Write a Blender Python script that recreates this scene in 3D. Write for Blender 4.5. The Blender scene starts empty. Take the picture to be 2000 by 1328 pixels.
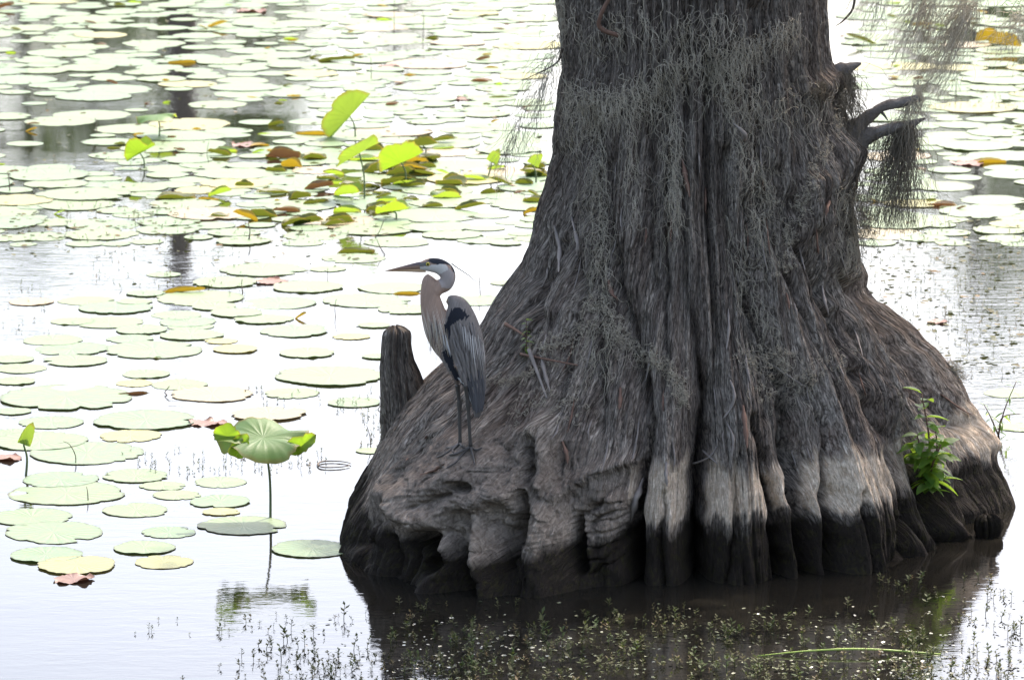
import bpy, math, random
import numpy as np
from mathutils import Vector, Matrix

random.seed(7)
rng = np.random.default_rng(7)
PI = math.pi
scene = bpy.context.scene
COL = scene.collection

# ------------------------------------------------------------------ camera
FPX = 9500.0          # focal length in photo pixels (photo 2000 x 1328)
CAMH = 4.34           # camera height over the water
PITCH = math.radians(10.0)
cam_d = bpy.data.cameras.new('camera')
cam = bpy.data.objects.new('camera', cam_d)
COL.objects.link(cam)
cam.location = (0, 0, CAMH)
cam.rotation_euler = (PI / 2 - PITCH, 0, 0)
cam_d.sensor_fit = 'HORIZONTAL'
cam_d.sensor_width = 36.0
cam_d.lens = 36.0 * FPX / 2000.0
cam_d.clip_start = 0.5
cam_d.clip_end = 6000
cam_d.dof.use_dof = True
cam_d.dof.focus_distance = 20.0
cam_d.dof.aperture_fstop = 9.0
scene.camera = cam

# ------------------------------------------------------------------ world, sun, exposure
SUN_EL, SUN_AZ = math.radians(53), math.radians(30)     # behind the tree, to the right
world = bpy.data.worlds.new('World')
scene.world = world
world.use_nodes = True
wn = world.node_tree.nodes
wl = world.node_tree.links
wn.clear()
w_out = wn.new('ShaderNodeOutputWorld')
w_bg = wn.new('ShaderNodeBackground')
w_sky = wn.new('ShaderNodeTexSky')
w_sky.sky_type = 'NISHITA'
w_sky.sun_disc = False
w_sky.sun_elevation = SUN_EL
w_sky.sun_rotation = SUN_AZ
w_sky.air_density = 0.9
w_sky.dust_density = 3.5
w_sky.ozone_density = 0.5
w_bg.inputs['Strength'].default_value = 0.15
wl.new(w_sky.outputs[0], w_bg.inputs['Color'])
wl.new(w_bg.outputs[0], w_out.inputs['Surface'])

sun_d = bpy.data.lights.new('sun', 'SUN')
sun_d.energy = 2.4
sun_d.angle = math.radians(0.5)
sun_d.color = (1.0, 0.955, 0.90)
sun = bpy.data.objects.new('sun', sun_d)
COL.objects.link(sun)
S = Vector((math.sin(SUN_AZ) * math.cos(SUN_EL), math.cos(SUN_AZ) * math.cos(SUN_EL), math.sin(SUN_EL)))
sun.rotation_euler = S.to_track_quat('Z', 'Y').to_euler()
sun.location = S * 50

scene.view_settings.view_transform = 'Standard'
scene.view_settings.look = 'None'
scene.view_settings.exposure = 2.1
scene.view_settings.gamma = 1.0
scene.view_settings.use_white_balance = True      # the photograph is balanced for open shade
scene.view_settings.white_balance_temperature = 6950
scene.view_settings.white_balance_tint = 12.0
scene.view_settings.use_curve_mapping = False

# ------------------------------------------------------------------ pixel <-> world
cp, sp = math.cos(PITCH), math.sin(PITCH)


def ray(px, py):
    x = (px - 1000.0) / FPX
    y = (664.0 - py) / FPX
    return np.array([x, cp + y * sp, -sp + y * cp])


def ground(px, py, z=0.0):
    d = ray(px, py)
    t = (z - CAMH) / d[2]
    return np.array([d[0] * t, d[1] * t, z])


def at_y(px, py, Y):
    d = ray(px, py)
    t = Y / d[1]
    return np.array([d[0] * t, Y, CAMH + d[2] * t])


def project(P):
    P = np.asarray(P, float)
    x = P[..., 0]
    y = P[..., 1]
    z = P[..., 2] - CAMH
    dep = y * cp - z * sp
    up = y * sp + z * cp
    return 1000 + FPX * x / dep, 664 - FPX * up / dep, dep


def ppm(Y, z=0.0):
    return FPX / (Y * cp - (z - CAMH) * sp)


# ------------------------------------------------------------------ noise
def _hash(ix, iy, iz, seed):
    h = (ix * 374761393 + iy * 668265263 + iz * 2147483647 + seed * 974711) & 0xFFFFFFFF
    h = ((h ^ (h >> 13)) * 1274126177) & 0xFFFFFFFF
    h = h ^ (h >> 16)
    return (h & 0xFFFFFF).astype(np.float64) / float(0xFFFFFF)


def vnoise(x, y, z=0.0, seed=0):
    x = np.asarray(x, float)
    y = np.asarray(y, float) + np.zeros_like(x)
    z = np.asarray(z, float) + np.zeros_like(x)
    ix = np.floor(x).astype(np.int64)
    iy = np.floor(y).astype(np.int64)
    iz = np.floor(z).astype(np.int64)
    fx, fy, fz = x - ix, y - iy, z - iz
    fx = fx * fx * (3 - 2 * fx)
    fy = fy * fy * (3 - 2 * fy)
    fz = fz * fz * (3 - 2 * fz)
    r = 0
    for dz in (0, 1):
        wz = fz if dz else 1 - fz
        for dy in (0, 1):
            wy = fy if dy else 1 - fy
            a = _hash(ix, iy + dy, iz + dz, seed)
            b = _hash(ix + 1, iy + dy, iz + dz, seed)
            r = r + wz * wy * (a + (b - a) * fx)
    return r * 2 - 1


def fbm(x, y, z=0.0, seed=0, octv=3):
    r, a, f = 0, 1.0, 1.0
    for o in range(octv):
        r = r + a * vnoise(np.asarray(x) * f, np.asarray(y) * f, np.asarray(z) * f, seed + o * 17)
        a *= 0.5
        f *= 2.03
    return r


def sstep(a, b, x):
    t = np.clip((x - a) / (b - a), 0, 1)
    return t * t * (3 - 2 * t)


# ------------------------------------------------------------------ objects
def tag(o, label=None, cat=None, group=None, kind=None):
    if label:
        o['label'] = label
    if cat:
        o['category'] = cat
    if group:
        o['group'] = group
    if kind:
        o['kind'] = kind
    return o


def mesh_from(name, verts, faces, smooth=True):
    me = bpy.data.meshes.new(name)
    verts = np.asarray(verts, np.float32)
    if isinstance(faces, np.ndarray):
        n, k = faces.shape
        me.vertices.add(len(verts))
        me.vertices.foreach_set('co', verts.ravel())
        me.loops.add(n * k)
        me.loops.foreach_set('vertex_index', faces.astype(np.int32).ravel())
        me.polygons.add(n)
        me.polygons.foreach_set('loop_start', np.arange(0, n * k, k, dtype=np.int32))
        me.update(calc_edges=True)
    else:
        me.from_pydata([tuple(v) for v in verts], [], faces)
        me.update()
    if smooth and len(me.polygons):
        me.polygons.foreach_set('use_smooth', np.ones(len(me.polygons), dtype=bool))
    return me


def obj(name, me, m=None, parent=None, loc=None):
    if m is not None and len(me.materials) == 0:
        me.materials.append(m)
    o = bpy.data.objects.new(name, me)
    COL.objects.link(o)
    if parent is not None:
        o.parent = parent
        # children are built in world space: undo the parent's place
        o.matrix_parent_inverse = parent.matrix_basis.inverted()
    if loc is not None:
        o.location = loc
    return o


def empty(name, loc=(0, 0, 0), rot=(0, 0, 0)):
    o = bpy.data.objects.new(name, None)
    COL.objects.link(o)
    o.location = [float(c) for c in loc]
    o.rotation_euler = rot
    o.empty_display_size = 0.1
    return o


def vcol(me, name, arr):
    a = me.color_attributes.new(name, 'FLOAT_COLOR', 'POINT')
    arr = np.asarray(arr, np.float32)
    if arr.shape[1] == 3:
        arr = np.hstack([arr, np.ones((len(arr), 1), np.float32)])
    a.data.foreach_set('color', arr.ravel())


def vfloat(me, name, arr):
    a = me.attributes.new(name, 'FLOAT', 'POINT')
    a.data.foreach_set('value', np.asarray(arr, np.float32))


# ------------------------------------------------------------------ materials
class NT:
    def __init__(self, name):
        self.m = bpy.data.materials.new(name)
        self.m.use_nodes = True
        self.n = self.m.node_tree.nodes
        self.l = self.m.node_tree.links
        self.n.clear()
        self.out = self.n.new('ShaderNodeOutputMaterial')

    def node(self, t, **kw):
        n = self.n.new('ShaderNode' + t)
        for k, v in kw.items():
            setattr(n, k, v)
        return n

    def link(self, a, b):
        self.l.new(a, b)

    def set(self, n, **kw):
        for k, v in kw.items():
            n.inputs[k.replace('_', ' ')].default_value = v

    def coords(self, scale=(1, 1, 1), kind='Object'):
        tc = self.node('TexCoord')
        mp = self.node('Mapping')
        mp.inputs['Scale'].default_value = scale
        self.link(tc.outputs[kind], mp.inputs['Vector'])
        return mp.outputs[0]

    def noise(self, vec, scale=5, detail=4, rough=0.55, dist=0):
        n = self.node('TexNoise')
        self.set(n, Scale=scale, Detail=detail, Roughness=rough, Distortion=dist)
        if vec is not None:
            self.link(vec, n.inputs['Vector'])
        return n.outputs['Fac']

    def ramp(self, fac, stops):
        r = self.node('ValToRGB')
        e = r.color_ramp.elements
        while len(e) < len(stops):
            e.new(0.5)
        for i, (p, c) in enumerate(stops):
            e[i].position = p
            e[i].color = (c, c, c, 1) if isinstance(c, (int, float)) else (*c, 1)
        self.link(fac, r.inputs[0])
        return r.outputs[0]

    def mix(self, fac, a, b, bt='MIX'):
        m = self.node('Mix', data_type='RGBA', blend_type=bt)
        for s, v in ((m.inputs[0], fac), (m.inputs[6], a), (m.inputs[7], b)):
            if isinstance(v, (int, float)):
                s.default_value = v
            elif isinstance(v, tuple):
                s.default_value = (*v, 1)
            else:
                self.link(v, s)
        return m.outputs[2]

    def math(self, op, a, b=0.0):
        m = self.node('Math', operation=op)
        for i, v in enumerate((a, b)):
            if isinstance(v, (int, float)):
                m.inputs[i].default_value = v
            else:
                self.link(v, m.inputs[i])
        return m.outputs[0]

    def bump(self, h, strength=0.3, dist=0.01):
        b = self.node('Bump')
        self.set(b, Strength=strength, Distance=dist)
        self.link(h, b.inputs['Height'])
        return b.outputs[0]

    def attr(self, name):
        a = self.node('Attribute', attribute_name=name)
        return a

    def principled(self, color, rough=0.6, spec=0.4, normal=None):
        p = self.node('BsdfPrincipled')
        if isinstance(color, tuple):
            p.inputs['Base Color'].default_value = (*color, 1)
        else:
            self.link(color, p.inputs['Base Color'])
        if isinstance(rough, (int, float)):
            p.inputs['Roughness'].default_value = rough
        else:
            self.link(rough, p.inputs['Roughness'])
        p.inputs['Specular IOR Level'].default_value = spec
        if normal is not None:
            self.link(normal, p.inputs['Normal'])
        return p

    def finish(self, shader):
        self.link(shader, self.out.inputs['Surface'])
        return self.m

    def leafy(self, color, trans, fac=0.4, rough=0.45, spec=0.4, normal=None):
        p = self.principled(color, rough, spec, normal)
        t = self.node('BsdfTranslucent')
        if isinstance(trans, tuple):
            t.inputs[0].default_value = (*trans, 1)
        else:
            self.link(trans, t.inputs[0])
        mx = self.node('MixShader')
        mx.inputs[0].default_value = fac
        self.link(p.outputs[0], mx.inputs[1])
        self.link(t.outputs[0], mx.inputs[2])
        return self.finish(mx.outputs[0])


def simple(name, color, rough=0.7, spec=0.3, var=0.25, scale=30):
    t = NT(name)
    n = t.noise(t.coords(), scale, 4)
    c = t.mix(n, tuple(v * (1 - var) for v in color), tuple(min(1, v * (1 + var)) for v in color))
    return t.finish(t.principled(c, rough, spec, t.bump(n, 0.3, 0.004)).outputs[0])


def make_water():
    t = NT('water')
    v1 = t.coords((1.0, 2.2, 1))
    n1 = t.noise(v1, 5.5, 3, 0.55, 0.4)
    n2 = t.noise(t.coords((1.0, 2.6, 1)), 26, 2, 0.5, 0.3)
    big = t.ramp(t.noise(t.coords((0.25, 0.6, 1)), 1.0, 2), [(0.35, 0.15), (0.68, 1.0)])
    h = t.math('ADD', t.math('MULTIPLY', n1, 1.0), t.math('MULTIPLY', n2, 0.22))
    h = t.math('MULTIPLY', h, big)
    p = t.principled((0.010, 0.009, 0.007), 0.03, 0.5, t.bump(h, 0.17, 0.012))
    p.inputs['IOR'].default_value = 1.34
    return t.finish(p.outputs[0])


def make_bark():
    t = NT('cypress_bark')
    tc = t.node('TexCoord')
    sep = t.node('SeparateXYZ')
    t.link(tc.outputs['Object'], sep.inputs[0])
    fib = t.attr('fib').outputs['Fac']
    strip = t.attr('strip').outputs['Fac']
    knob = t.attr('knob').outputs['Fac']
    uvs = t.attr('bark_uv').outputs['Vector']          # (arc length, height) along the bark
    mp = t.node('Mapping')
    mp.inputs['Scale'].default_value = (1, 0.13, 1)
    t.link(uvs, mp.inputs['Vector'])
    fine = t.noise(mp.outputs[0], 210, 5, 0.7, 0.3)
    mid = t.noise(mp.outputs[0], 45, 4, 0.6, 0.8)
    blot = t.noise(t.coords(), 2.4, 4, 0.6)
    # weathered grey and brown strips
    fine_c = t.ramp(fine, [(0.39, 0.0), (0.61, 1.0)])
    grey = t.mix(fine_c, (0.098, 0.077, 0.058), (0.48, 0.405, 0.325))
    brown = t.mix(fine_c, (0.066, 0.050, 0.038), (0.300, 0.238, 0.188))
    c = t.mix(t.ramp(strip, [(0.35, 0.0), (0.65, 1.0)]), brown, grey)
    c = t.mix(t.ramp(mid, [(0.48, 0.0), (0.72, 0.45)]), c, (0.38, 0.335, 0.28))
    c = t.mix(t.ramp(blot, [(0.58, 0.0), (0.75, 0.45)]), c, (0.155, 0.085, 0.058))
    lines = t.math('ABSOLUTE', t.math('SUBTRACT', t.noise(mp.outputs[0], 38, 3, 0.6, 0.5), 0.5))
    lines2 = t.math('ABSOLUTE', t.math('SUBTRACT', t.noise(mp.outputs[0], 90, 2, 0.6, 0.3), 0.5))
    c = t.mix(t.ramp(lines, [(0.0, 0.75), (0.024, 0.0)]), c, (0.030, 0.021, 0.015))
    c = t.mix(t.ramp(lines2, [(0.0, 0.5), (0.030, 0.0)]), c, (0.042, 0.030, 0.022))
    # knobby roots: tan, smooth wood
    kn = t.noise(t.coords(), 28, 5, 0.65, 1.2)
    kc = t.mix(t.ramp(kn, [(0.34, 0.0), (0.66, 1.0)]), (0.105, 0.080, 0.060), (0.34, 0.275, 0.215))
    c = t.mix(t.math('MULTIPLY', knob, 0.8), c, kc)
    # flood line: a bleached band over a black wet foot
    edge = t.math('ADD', t.math('MULTIPLY', t.math('SUBTRACT', t.noise(mp.outputs[0], 16, 4, 0.7), 0.5), 0.26),
                  t.math('MULTIPLY', t.math('SUBTRACT', t.noise(t.coords(), 3.5, 2), 0.5), 0.17))
    zz = t.math('ADD', t.math('ADD', sep.outputs['Z'], edge), t.math('MULTIPLY', knob, 0.08))
    band = t.math('MULTIPLY', t.ramp(zz, [(0.238, 0.0), (0.264, 1.0)]), t.ramp(zz, [(0.42, 1.0), (0.475, 0.0)]))
    pale = t.mix(fine_c, (0.60, 0.45, 0.31), (0.95, 0.79, 0.60))
    pale = t.mix(t.ramp(kn, [(0.35, 0.45), (0.6, 0.0)]), pale, (0.24, 0.16, 0.10))
    bandf = t.math('MULTIPLY', band, t.attr('pale').outputs['Fac'])
    c = t.mix(bandf, c, pale)
    wet = t.ramp(zz, [(0.195, 1.0), (0.262, 0.0)])
    wetc = t.mix(fine, (0.009, 0.007, 0.005), (0.034, 0.024, 0.017))
    moss = t.mix(t.ramp(kn, [(0.5, 0.0), (0.7, 0.5)]), wetc, (0.055, 0.050, 0.012))
    c = t.mix(wet, c, moss)
    rough = t.mix(wet, (0.9, 0.9, 0.9), (0.70, 0.70, 0.70))
    crk = t.ramp(mid, [(0.36, 0.0), (0.47, 1.0)])
    hgt = t.math('ADD', t.math('ADD', t.math('MULTIPLY', fine_c, 0.55), t.math('MULTIPLY', kn, 0.35)), t.math('MULTIPLY', crk, 0.5))
    nrm = t.bump(hgt, 1.0, 0.016)
    p = t.principled(c, rough, 0.12, nrm)
    return t.finish(p.outputs[0])


def make_pad(name, base, warm, trans, rim=(0.030, 0.024, 0.010)):
    t = NT(name)
    oi = t.node('ObjectInfo')
    tc = t.node('TexCoord')
    g = t.node('VectorMath', operation='LENGTH')
    t.link(tc.outputs['Object'], g.inputs[0])
    rr = t.attr('rad').outputs['Fac']
    n = t.noise(t.coords((1, 1, 1)), 5, 4, 0.6)
    c = t.mix(t.ramp(n, [(0.40, 0.0), (0.72, 0.75)]), base, warm)
    c = t.mix(t.math('MULTIPLY', oi.outputs['Random'], 0.6), c, warm)
    blotch = t.noise(t.coords((1, 1, 1)), 2.6, 5, 0.7, 1.0)
    c = t.mix(t.ramp(blotch, [(0.60, 0.0), (0.72, 0.55)]), c, (warm[0] * 1.15, warm[1] * .80, warm[2] * .8))
    spots = t.noise(t.coords((1, 1, 1)), 46, 2, 0.5)
    c = t.mix(t.ramp(spots, [(0.70, 0.0), (0.76, 0.7)]), c, tuple(v * 0.45 for v in warm))
    dots = t.ramp(t.noise(t.coords((1, 1, 1)), 9, 3, 0.7), [(0.44, 0.15), (0.56, 1.0)])
    c = t.mix(t.math('MULTIPLY', t.ramp(rr, [(0.935, 0.0), (0.985, 0.9)]), dots), c, rim)
    # radiating veins
    vein = t.attr('vein').outputs['Fac']
    nrm = t.bump(t.math('ADD', vein, t.math('MULTIPLY', n, 0.6)), 0.35, 0.004)
    return t.leafy(c, trans, 0.16, 0.48, 0.32, nrm)


def make_leaf(name, base, trans, fac=0.55, rough=0.5, dead=(0.17, 0.12, 0.025)):
    t = NT(name)
    oi = t.node('ObjectInfo')
    n = t.noise(t.coords(), 14, 4, 0.6)
    rr = t.attr('rad').outputs['Fac']
    vein = t.attr('vein').outputs['Fac']
    c = t.mix(n, tuple(v * 0.75 for v in base), tuple(v * 1.25 for v in base))
    tr = t.mix(n, tuple(v * 0.8 for v in trans), trans)
    tr = t.mix(t.math('MULTIPLY', vein, 0.35), tr, tuple(v * 0.55 for v in trans))
    e = t.ramp(t.math('ADD', rr, t.math('MULTIPLY', t.math('SUBTRACT', n, 0.5), 0.25)), [(0.88, 0.0), (1.0, 0.7)])
    c = t.mix(e, c, dead)
    tr = t.mix(e, tr, tuple(min(1, v * 1.3) for v in dead))
    return t.leafy(c, tr, fac, rough, 0.4, t.bump(vein, 0.4, 0.004))


def make_moss(name='spanish_moss', lo=(0.29, 0.25, 0.175), hi=(0.60, 0.53, 0.41)):
    t = NT(name)
    n = t.noise(t.coords(), 9, 3)
    c = t.mix(n, lo, hi)
    return t.leafy(c, (0.32, 0.27, 0.20), 0.18, 0.9, 0.1)


def make_weed():
    t = NT('water_weed')
    oi = t.node('ObjectInfo')
    n = t.noise(t.coords(), 6, 2)
    n2 = t.noise(t.coords(), 60, 2)
    c = t.mix(n2, (0.022, 0.042, 0.010), (0.062, 0.092, 0.030))
    c = t.mix(t.ramp(n, [(0.52, 0.0), (0.66, 0.9)]), c, (0.16, 0.085, 0.032))
    c = t.mix(t.math('MULTIPLY', oi.outputs['Random'], 0.5), c, (0.10, 0.075, 0.04))
    return t.leafy(c, (0.07, 0.09, 0.02), 0.3, 0.6, 0.15)


def make_feather():
    t = NT('heron_feathers')
    a = t.attr('Col').outputs['Color']
    n = t.noise(t.coords((1, 1, 0.25)), 160, 4, 0.6)
    c = t.mix(0.5, a, t.mix(n, (0.45, 0.45, 0.45), (1.0, 1.0, 1.0)), 'MULTIPLY')
    p = t.principled(c, 0.8, 0.2, t.bump(n, 0.5, 0.004))
    return t.finish(p.outputs[0])


M = {}
M['water'] = make_water()
M['bark'] = make_bark()
M['moss'] = make_moss()
M['moss_shaded'] = make_moss('shaded_spanish_moss', (0.10, 0.085, 0.062), (0.23, 0.195, 0.145))  # same moss, backlit shade of the hanging beards put into a darker colour
M['pad'] = make_pad('lotus_pad', (0.098, 0.172, 0.100), (0.150, 0.190, 0.085), (0.07, 0.12, 0.03))
M['pad_yellow'] = make_pad('lotus_pad_yellowed', (0.185, 0.205, 0.080), (0.26, 0.235, 0.078), (0.14, 0.14, 0.03))
M['pad_pink'] = make_pad('lotus_pad_faded', (0.20, 0.195, 0.11), (0.25, 0.185, 0.115), (0.13, 0.10, 0.04))
M['pad_dead'] = make_pad('lotus_pad_dead', (0.12, 0.06, 0.042), (0.19, 0.095, 0.065), (0.08, 0.035, 0.02), (0.07, 0.035, 0.02))
M['leaf'] = make_leaf('lotus_leaf', (0.10, 0.19, 0.065), (0.25, 0.37, 0.03), 0.5)
M['leaf_lime'] = make_leaf('lotus_leaf_lime', (0.12, 0.21, 0.04), (0.22, 0.36, 0.02), 0.6)
M['leaf_olive'] = make_leaf('lotus_leaf_olive', (0.055, 0.080, 0.018), (0.095, 0.115, 0.012), 0.4)
M['leaf_yellow'] = make_leaf('lotus_leaf_yellow', (0.30, 0.21, 0.025), (0.28, 0.19, 0.012), 0.4)
M['leaf_dead'] = make_leaf('lotus_leaf_dead', (0.13, 0.085, 0.045), (0.12, 0.055, 0.02), 0.3)
M['stem'] = simple('lotus_stem', (0.085, 0.11, 0.045), 0.55, 0.4)
M['dead_stem'] = simple('dead_stem', (0.075, 0.055, 0.04), 0.8, 0.2)
M['deadwood'] = simple('dead_wood', (0.20, 0.17, 0.145), 0.9, 0.2, 0.5, 22)
M['redtwig'] = simple('red_bark_strip', (0.145, 0.085, 0.060), 0.9, 0.2, 0.4, 40)
M['weed'] = make_weed()
M['feather'] = make_feather()
M['fleck'] = simple('glint_leaf', (0.10, 0.11, 0.06), 0.22, 0.9, 0.5, 20)  # glossy, so the flecks catch sky in place of ripple glints
M['shrub'] = make_leaf('shrub_leaf', (0.075, 0.17, 0.035), (0.34, 0.52, 0.05), 0.55, 0.4, (0.15, 0.25, 0.05))
M['needle'] = make_leaf('cypress_needle', (0.05, 0.10, 0.03), (0.10, 0.19, 0.03), 0.4, 0.6, (0.06, 0.10, 0.03))
M['fartrunk'] = simple('far_trunk', (0.13, 0.11, 0.095), 0.95, 0.1)
M['leg'] = simple('heron_leg', (0.050, 0.043, 0.036), 0.55, 0.35, 0.3, 90)
M['reed'] = simple('green_reed', (0.26, 0.34, 0.06), 0.45, 0.4)

# ------------------------------------------------------------------ water
wv = [(-3000, -200, 0), (3000, -200, 0), (3000, 5000, 0), (-3000, 5000, 0)]
tag(obj('water', mesh_from('water', wv, [(0, 1, 2, 3)], False), M['water']), kind='structure',
    label='still dark lake water with faint ripples')


# ------------------------------------------------------------------ tubes
def tube(pts, rad, sides=8, rough=0.0, seed=1, cap=True):
    pts = np.asarray(pts, float)
    n = len(pts)
    rad = np.broadcast_to(np.asarray(rad, float), (n,))
    tang = np.gradient(pts, axis=0)
    tang /= np.linalg.norm(tang, axis=1)[:, None] + 1e-9
    ref = np.array([0.31, 0.2, 0.93])
    if abs(tang.mean(0) @ ref) > 0.85:
        ref = np.array([0.9, 0.35, 0.1])
    a = np.cross(tang, ref)
    a /= np.linalg.norm(a, axis=1)[:, None] + 1e-9
    b = np.cross(tang, a)
    th = np.linspace(0, 2 * PI, sides, endpoint=False)
    r = rad[:, None] * np.ones(sides)[None]
    if rough:
        ii, jj = np.meshgrid(np.arange(n), th, indexing='ij')
        r = r * (1 + rough * fbm(ii * 0.35, np.cos(jj) * 1.8 + 7, np.sin(jj) * 1.8, seed, 3))
    V = pts[:, None] + r[..., None] * (np.cos(th)[None, :, None] * a[:, None] + np.sin(th)[None, :, None] * b[:, None])
    V = V.reshape(-1, 3)
    i = np.arange(n - 1)[:, None] * sides
    j = np.arange(sides)[None]
    j2 = (j + 1) % sides
    Fq = np.stack([i + j, i + j2, i + sides + j2, i + sides + j], -1).reshape(-1, 4)
    faces = [tuple(int(q) for q in f) for f in Fq]
    if cap:
        faces.append(tuple(range(sides - 1, -1, -1)))
        faces.append(tuple(range((n - 1) * sides, n * sides)))
    return V, faces


def smooth_path(pts, n):
    pts = np.asarray(pts, float)
    m = len(pts)
    if m < 3:
        t = np.linspace(0, 1, n)[:, None]
        return pts[0] * (1 - t) + pts[-1] * t
    P = np.vstack([2 * pts[0] - pts[1], pts, 2 * pts[-1] - pts[-2]])
    out = []
    for s in np.linspace(0, m - 1 - 1e-6, n):
        k = int(s)
        t = s - k
        p0, p1, p2, p3 = P[k], P[k + 1], P[k + 2], P[k + 3]
        out.append(0.5 * (2 * p1 + (p2 - p0) * t + (2 * p0 - 5 * p1 + 4 * p2 - p3) * t * t + (3 * p1 - p0 - 3 * p2 + p3) * t ** 3))
    return np.array(out)


def join(parts):
    V, Fc, o = [], [], 0
    for v, f in parts:
        V.append(np.asarray(v, float))
        Fc += [tuple(int(q) + o for q in ff) for ff in f]
        o += len(v)
    return np.vstack(V), Fc


# ------------------------------------------------------------------ the big cypress
X0, Y0 = 0.75, 20.2
SIL_L = [(0, 1088), (60, 1096), (130, 1099), (200, 1090), (250, 1080), (330, 1064), (400, 1045), (470, 1028), (520, 1012), (560, 988),
         (600, 963), (650, 935), (700, 885), (740, 840), (780, 798), (830, 764), (900, 730), (960, 694), (1010, 681), (1048, 678)]
SIL_R = [(0, 1612), (80, 1614), (130, 1622), (200, 1646), (260, 1664), (330, 1676), (400, 1680), (470, 1686), (520, 1694), (560, 1718), (600, 1742),
         (650, 1784), (700, 1826), (750, 1858), (800, 1890), (850, 1921), (900, 1950), (950, 1975), (1000, 1994), (1048, 2003)]


def sil(tab, s):
    z, r = [], []
    for y, x in tab:
        p = at_y(x, y, Y0)
        z.append(p[2])
        r.append((p[0] - X0) * s)
    z, r = np.array(z)[::-1], np.array(r)[::-1]
    return z, r


zl, rl = sil(SIL_L, -1)
zr, rr_ = sil(SIL_R, 1)
WATERLINE = [(678, 1040), (684, 1104), (757, 1131), (850, 1146), (950, 1153), (1040, 1154), (1110, 1150), (1180, 1146), (1250, 1143), (1330, 1139),
             (1420, 1134), (1500, 1130), (1580, 1121), (1660, 1116), (1745, 1109), (1800, 1092), (1860, 1066), (1912, 1042), (1955, 1010), (1992, 985)]
th0, r0 = [], []
for x, y in WATERLINE:
    g = ground(x, y)
    th0.append(math.atan2(g[1] - Y0, g[0] - X0) % (2 * PI))
    r0.append(math.hypot(g[0] - X0, g[1] - Y0))
for a_, r_ in ((40, 1.35), (75, 1.25), (110, 1.3), (145, 1.4)):
    th0.append(math.radians(a_))
    r0.append(r_)
o_ = np.argsort(th0)
th0 = np.array(th0)[o_]
r0 = np.array(r0)[o_]
th0 = np.concatenate([th0 - 2 * PI, th0, th0 + 2 * PI])
r0 = np.concatenate([r0] * 3)

TH = np.concatenate([np.linspace(math.radians(158), math.radians(384), 880, endpoint=False),
                     np.linspace(math.radians(384), math.radians(518), 50, endpoint=False)])
ZZ = np.concatenate([np.linspace(-0.12, 2.46, 660), np.linspace(2.48, 9.0, 44)])
NT_, NZ = len(TH), len(ZZ)
tg, zg = np.meshgrid(TH, ZZ)            # rows z, columns theta
tm = tg % (2 * PI)
RT = 0.575                               # radius up the stem
base0 = np.interp(tm, th0, r0)
# soften the corner points of the waterline
k_ = np.ones(21) / 21
b1 = base0[0]
b1 = np.convolve(np.concatenate([b1[-10:], b1, b1[:10]]), k_, 'valid')
base0 = np.broadcast_to(b1, base0.shape)
fl = (np.interp(zg, zl, rl) - RT) / (np.interp(0, zl, rl) - RT)
fr = (np.interp(zg, zr, rr_) - RT) / (np.interp(0, zr, rr_) - RT)
wl_ = sstep(0.15, 0.85, (1 - np.cos(tm)) / 2)
flare = fl * wl_ + fr * (1 - wl_)
frontness = np.clip(-np.sin(tm), 0, 1) ** 1.5
flare_f = np.interp(zg, [0, 0.3, 0.5, 0.8, 1.1, 1.4, 1.8, 2.3], [1, 0.86, 0.72, 0.50, 0.30, 0.15, 0.05, 0.0])
flare = flare * (1 - 0.8 * frontness) + flare_f * 0.8 * frontness
flare = np.where(zg < 0, 1.0 - zg * 0.25, flare)
up_r = RT - 0.012 * np.clip(zg - 2.3, 0, 9) - 0.0035 * np.clip(zg - 2.3, 0, 9) ** 2 * 0.3
R = up_r + (base0 - RT) * np.clip(flare, -0.05, 1.2)
cosT, sinT = np.cos(tm), np.sin(tm)


def surf_xyz(Rv):
    return np.stack([X0 + Rv * cosT, Y0 + Rv * sinT, zg], -1)


bx, by, bd = project(surf_xyz(R))
front = (sinT < 0.35)
D = np.zeros_like(R)


def stroke(pts, w=20, h=0.05, kind='g'):
    """raise (h>0) or cut (h<0) the trunk along a line; widths in photo pixels, heights in metres"""
    P = [(p[0], p[1], p[2] if len(p) > 2 else w, p[3] if len(p) > 3 else h) for p in pts]
    mw = max(p[2] for p in P) * 3.2
    xs = [p[0] for p in P]
    ys = [p[1] for p in P]
    msk = front & (bx > min(xs) - mw) & (bx < max(xs) + mw) & (by > min(ys) - mw) & (by < max(ys) + mw)
    if not msk.any():
        return
    X, Y = bx[msk], by[msk]
    X = X + 5 * vnoise(X * 0.03, Y * 0.03, 0, 3)
    best = np.zeros(len(X))
    for a, b in (zip(P[:-1], P[1:]) if len(P) > 1 else [(P[0], P[0])]):
        dx, dy = b[0] - a[0], b[1] - a[1]
        L2 = dx * dx + dy * dy + 1e-9
        t = np.clip(((X - a[0]) * dx + (Y - a[1]) * dy) / L2, 0, 1)
        d = np.hypot(X - a[0] - t * dx, Y - a[1] - t * dy)
        ww = a[2] + (b[2] - a[2]) * t
        hh = a[3] + (b[3] - a[3]) * t
        if kind == 'g':
            v = hh * np.exp(-(d / ww) ** 2)
        elif kind == 'f':                      # flat floor with steep sides
            v = hh * np.exp(-(d / ww) ** 4)
        else:                                  # sharp crease
            v = hh * np.exp(-1.6 * d / ww)
        best = np.where(np.abs(v) > np.abs(best), v, best)
    D[msk] += best


def z2(x, y):      # from an enlarged crop of the root foot
    return (660 + x * 0.3163, 780 + y * 0.3163)


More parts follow.
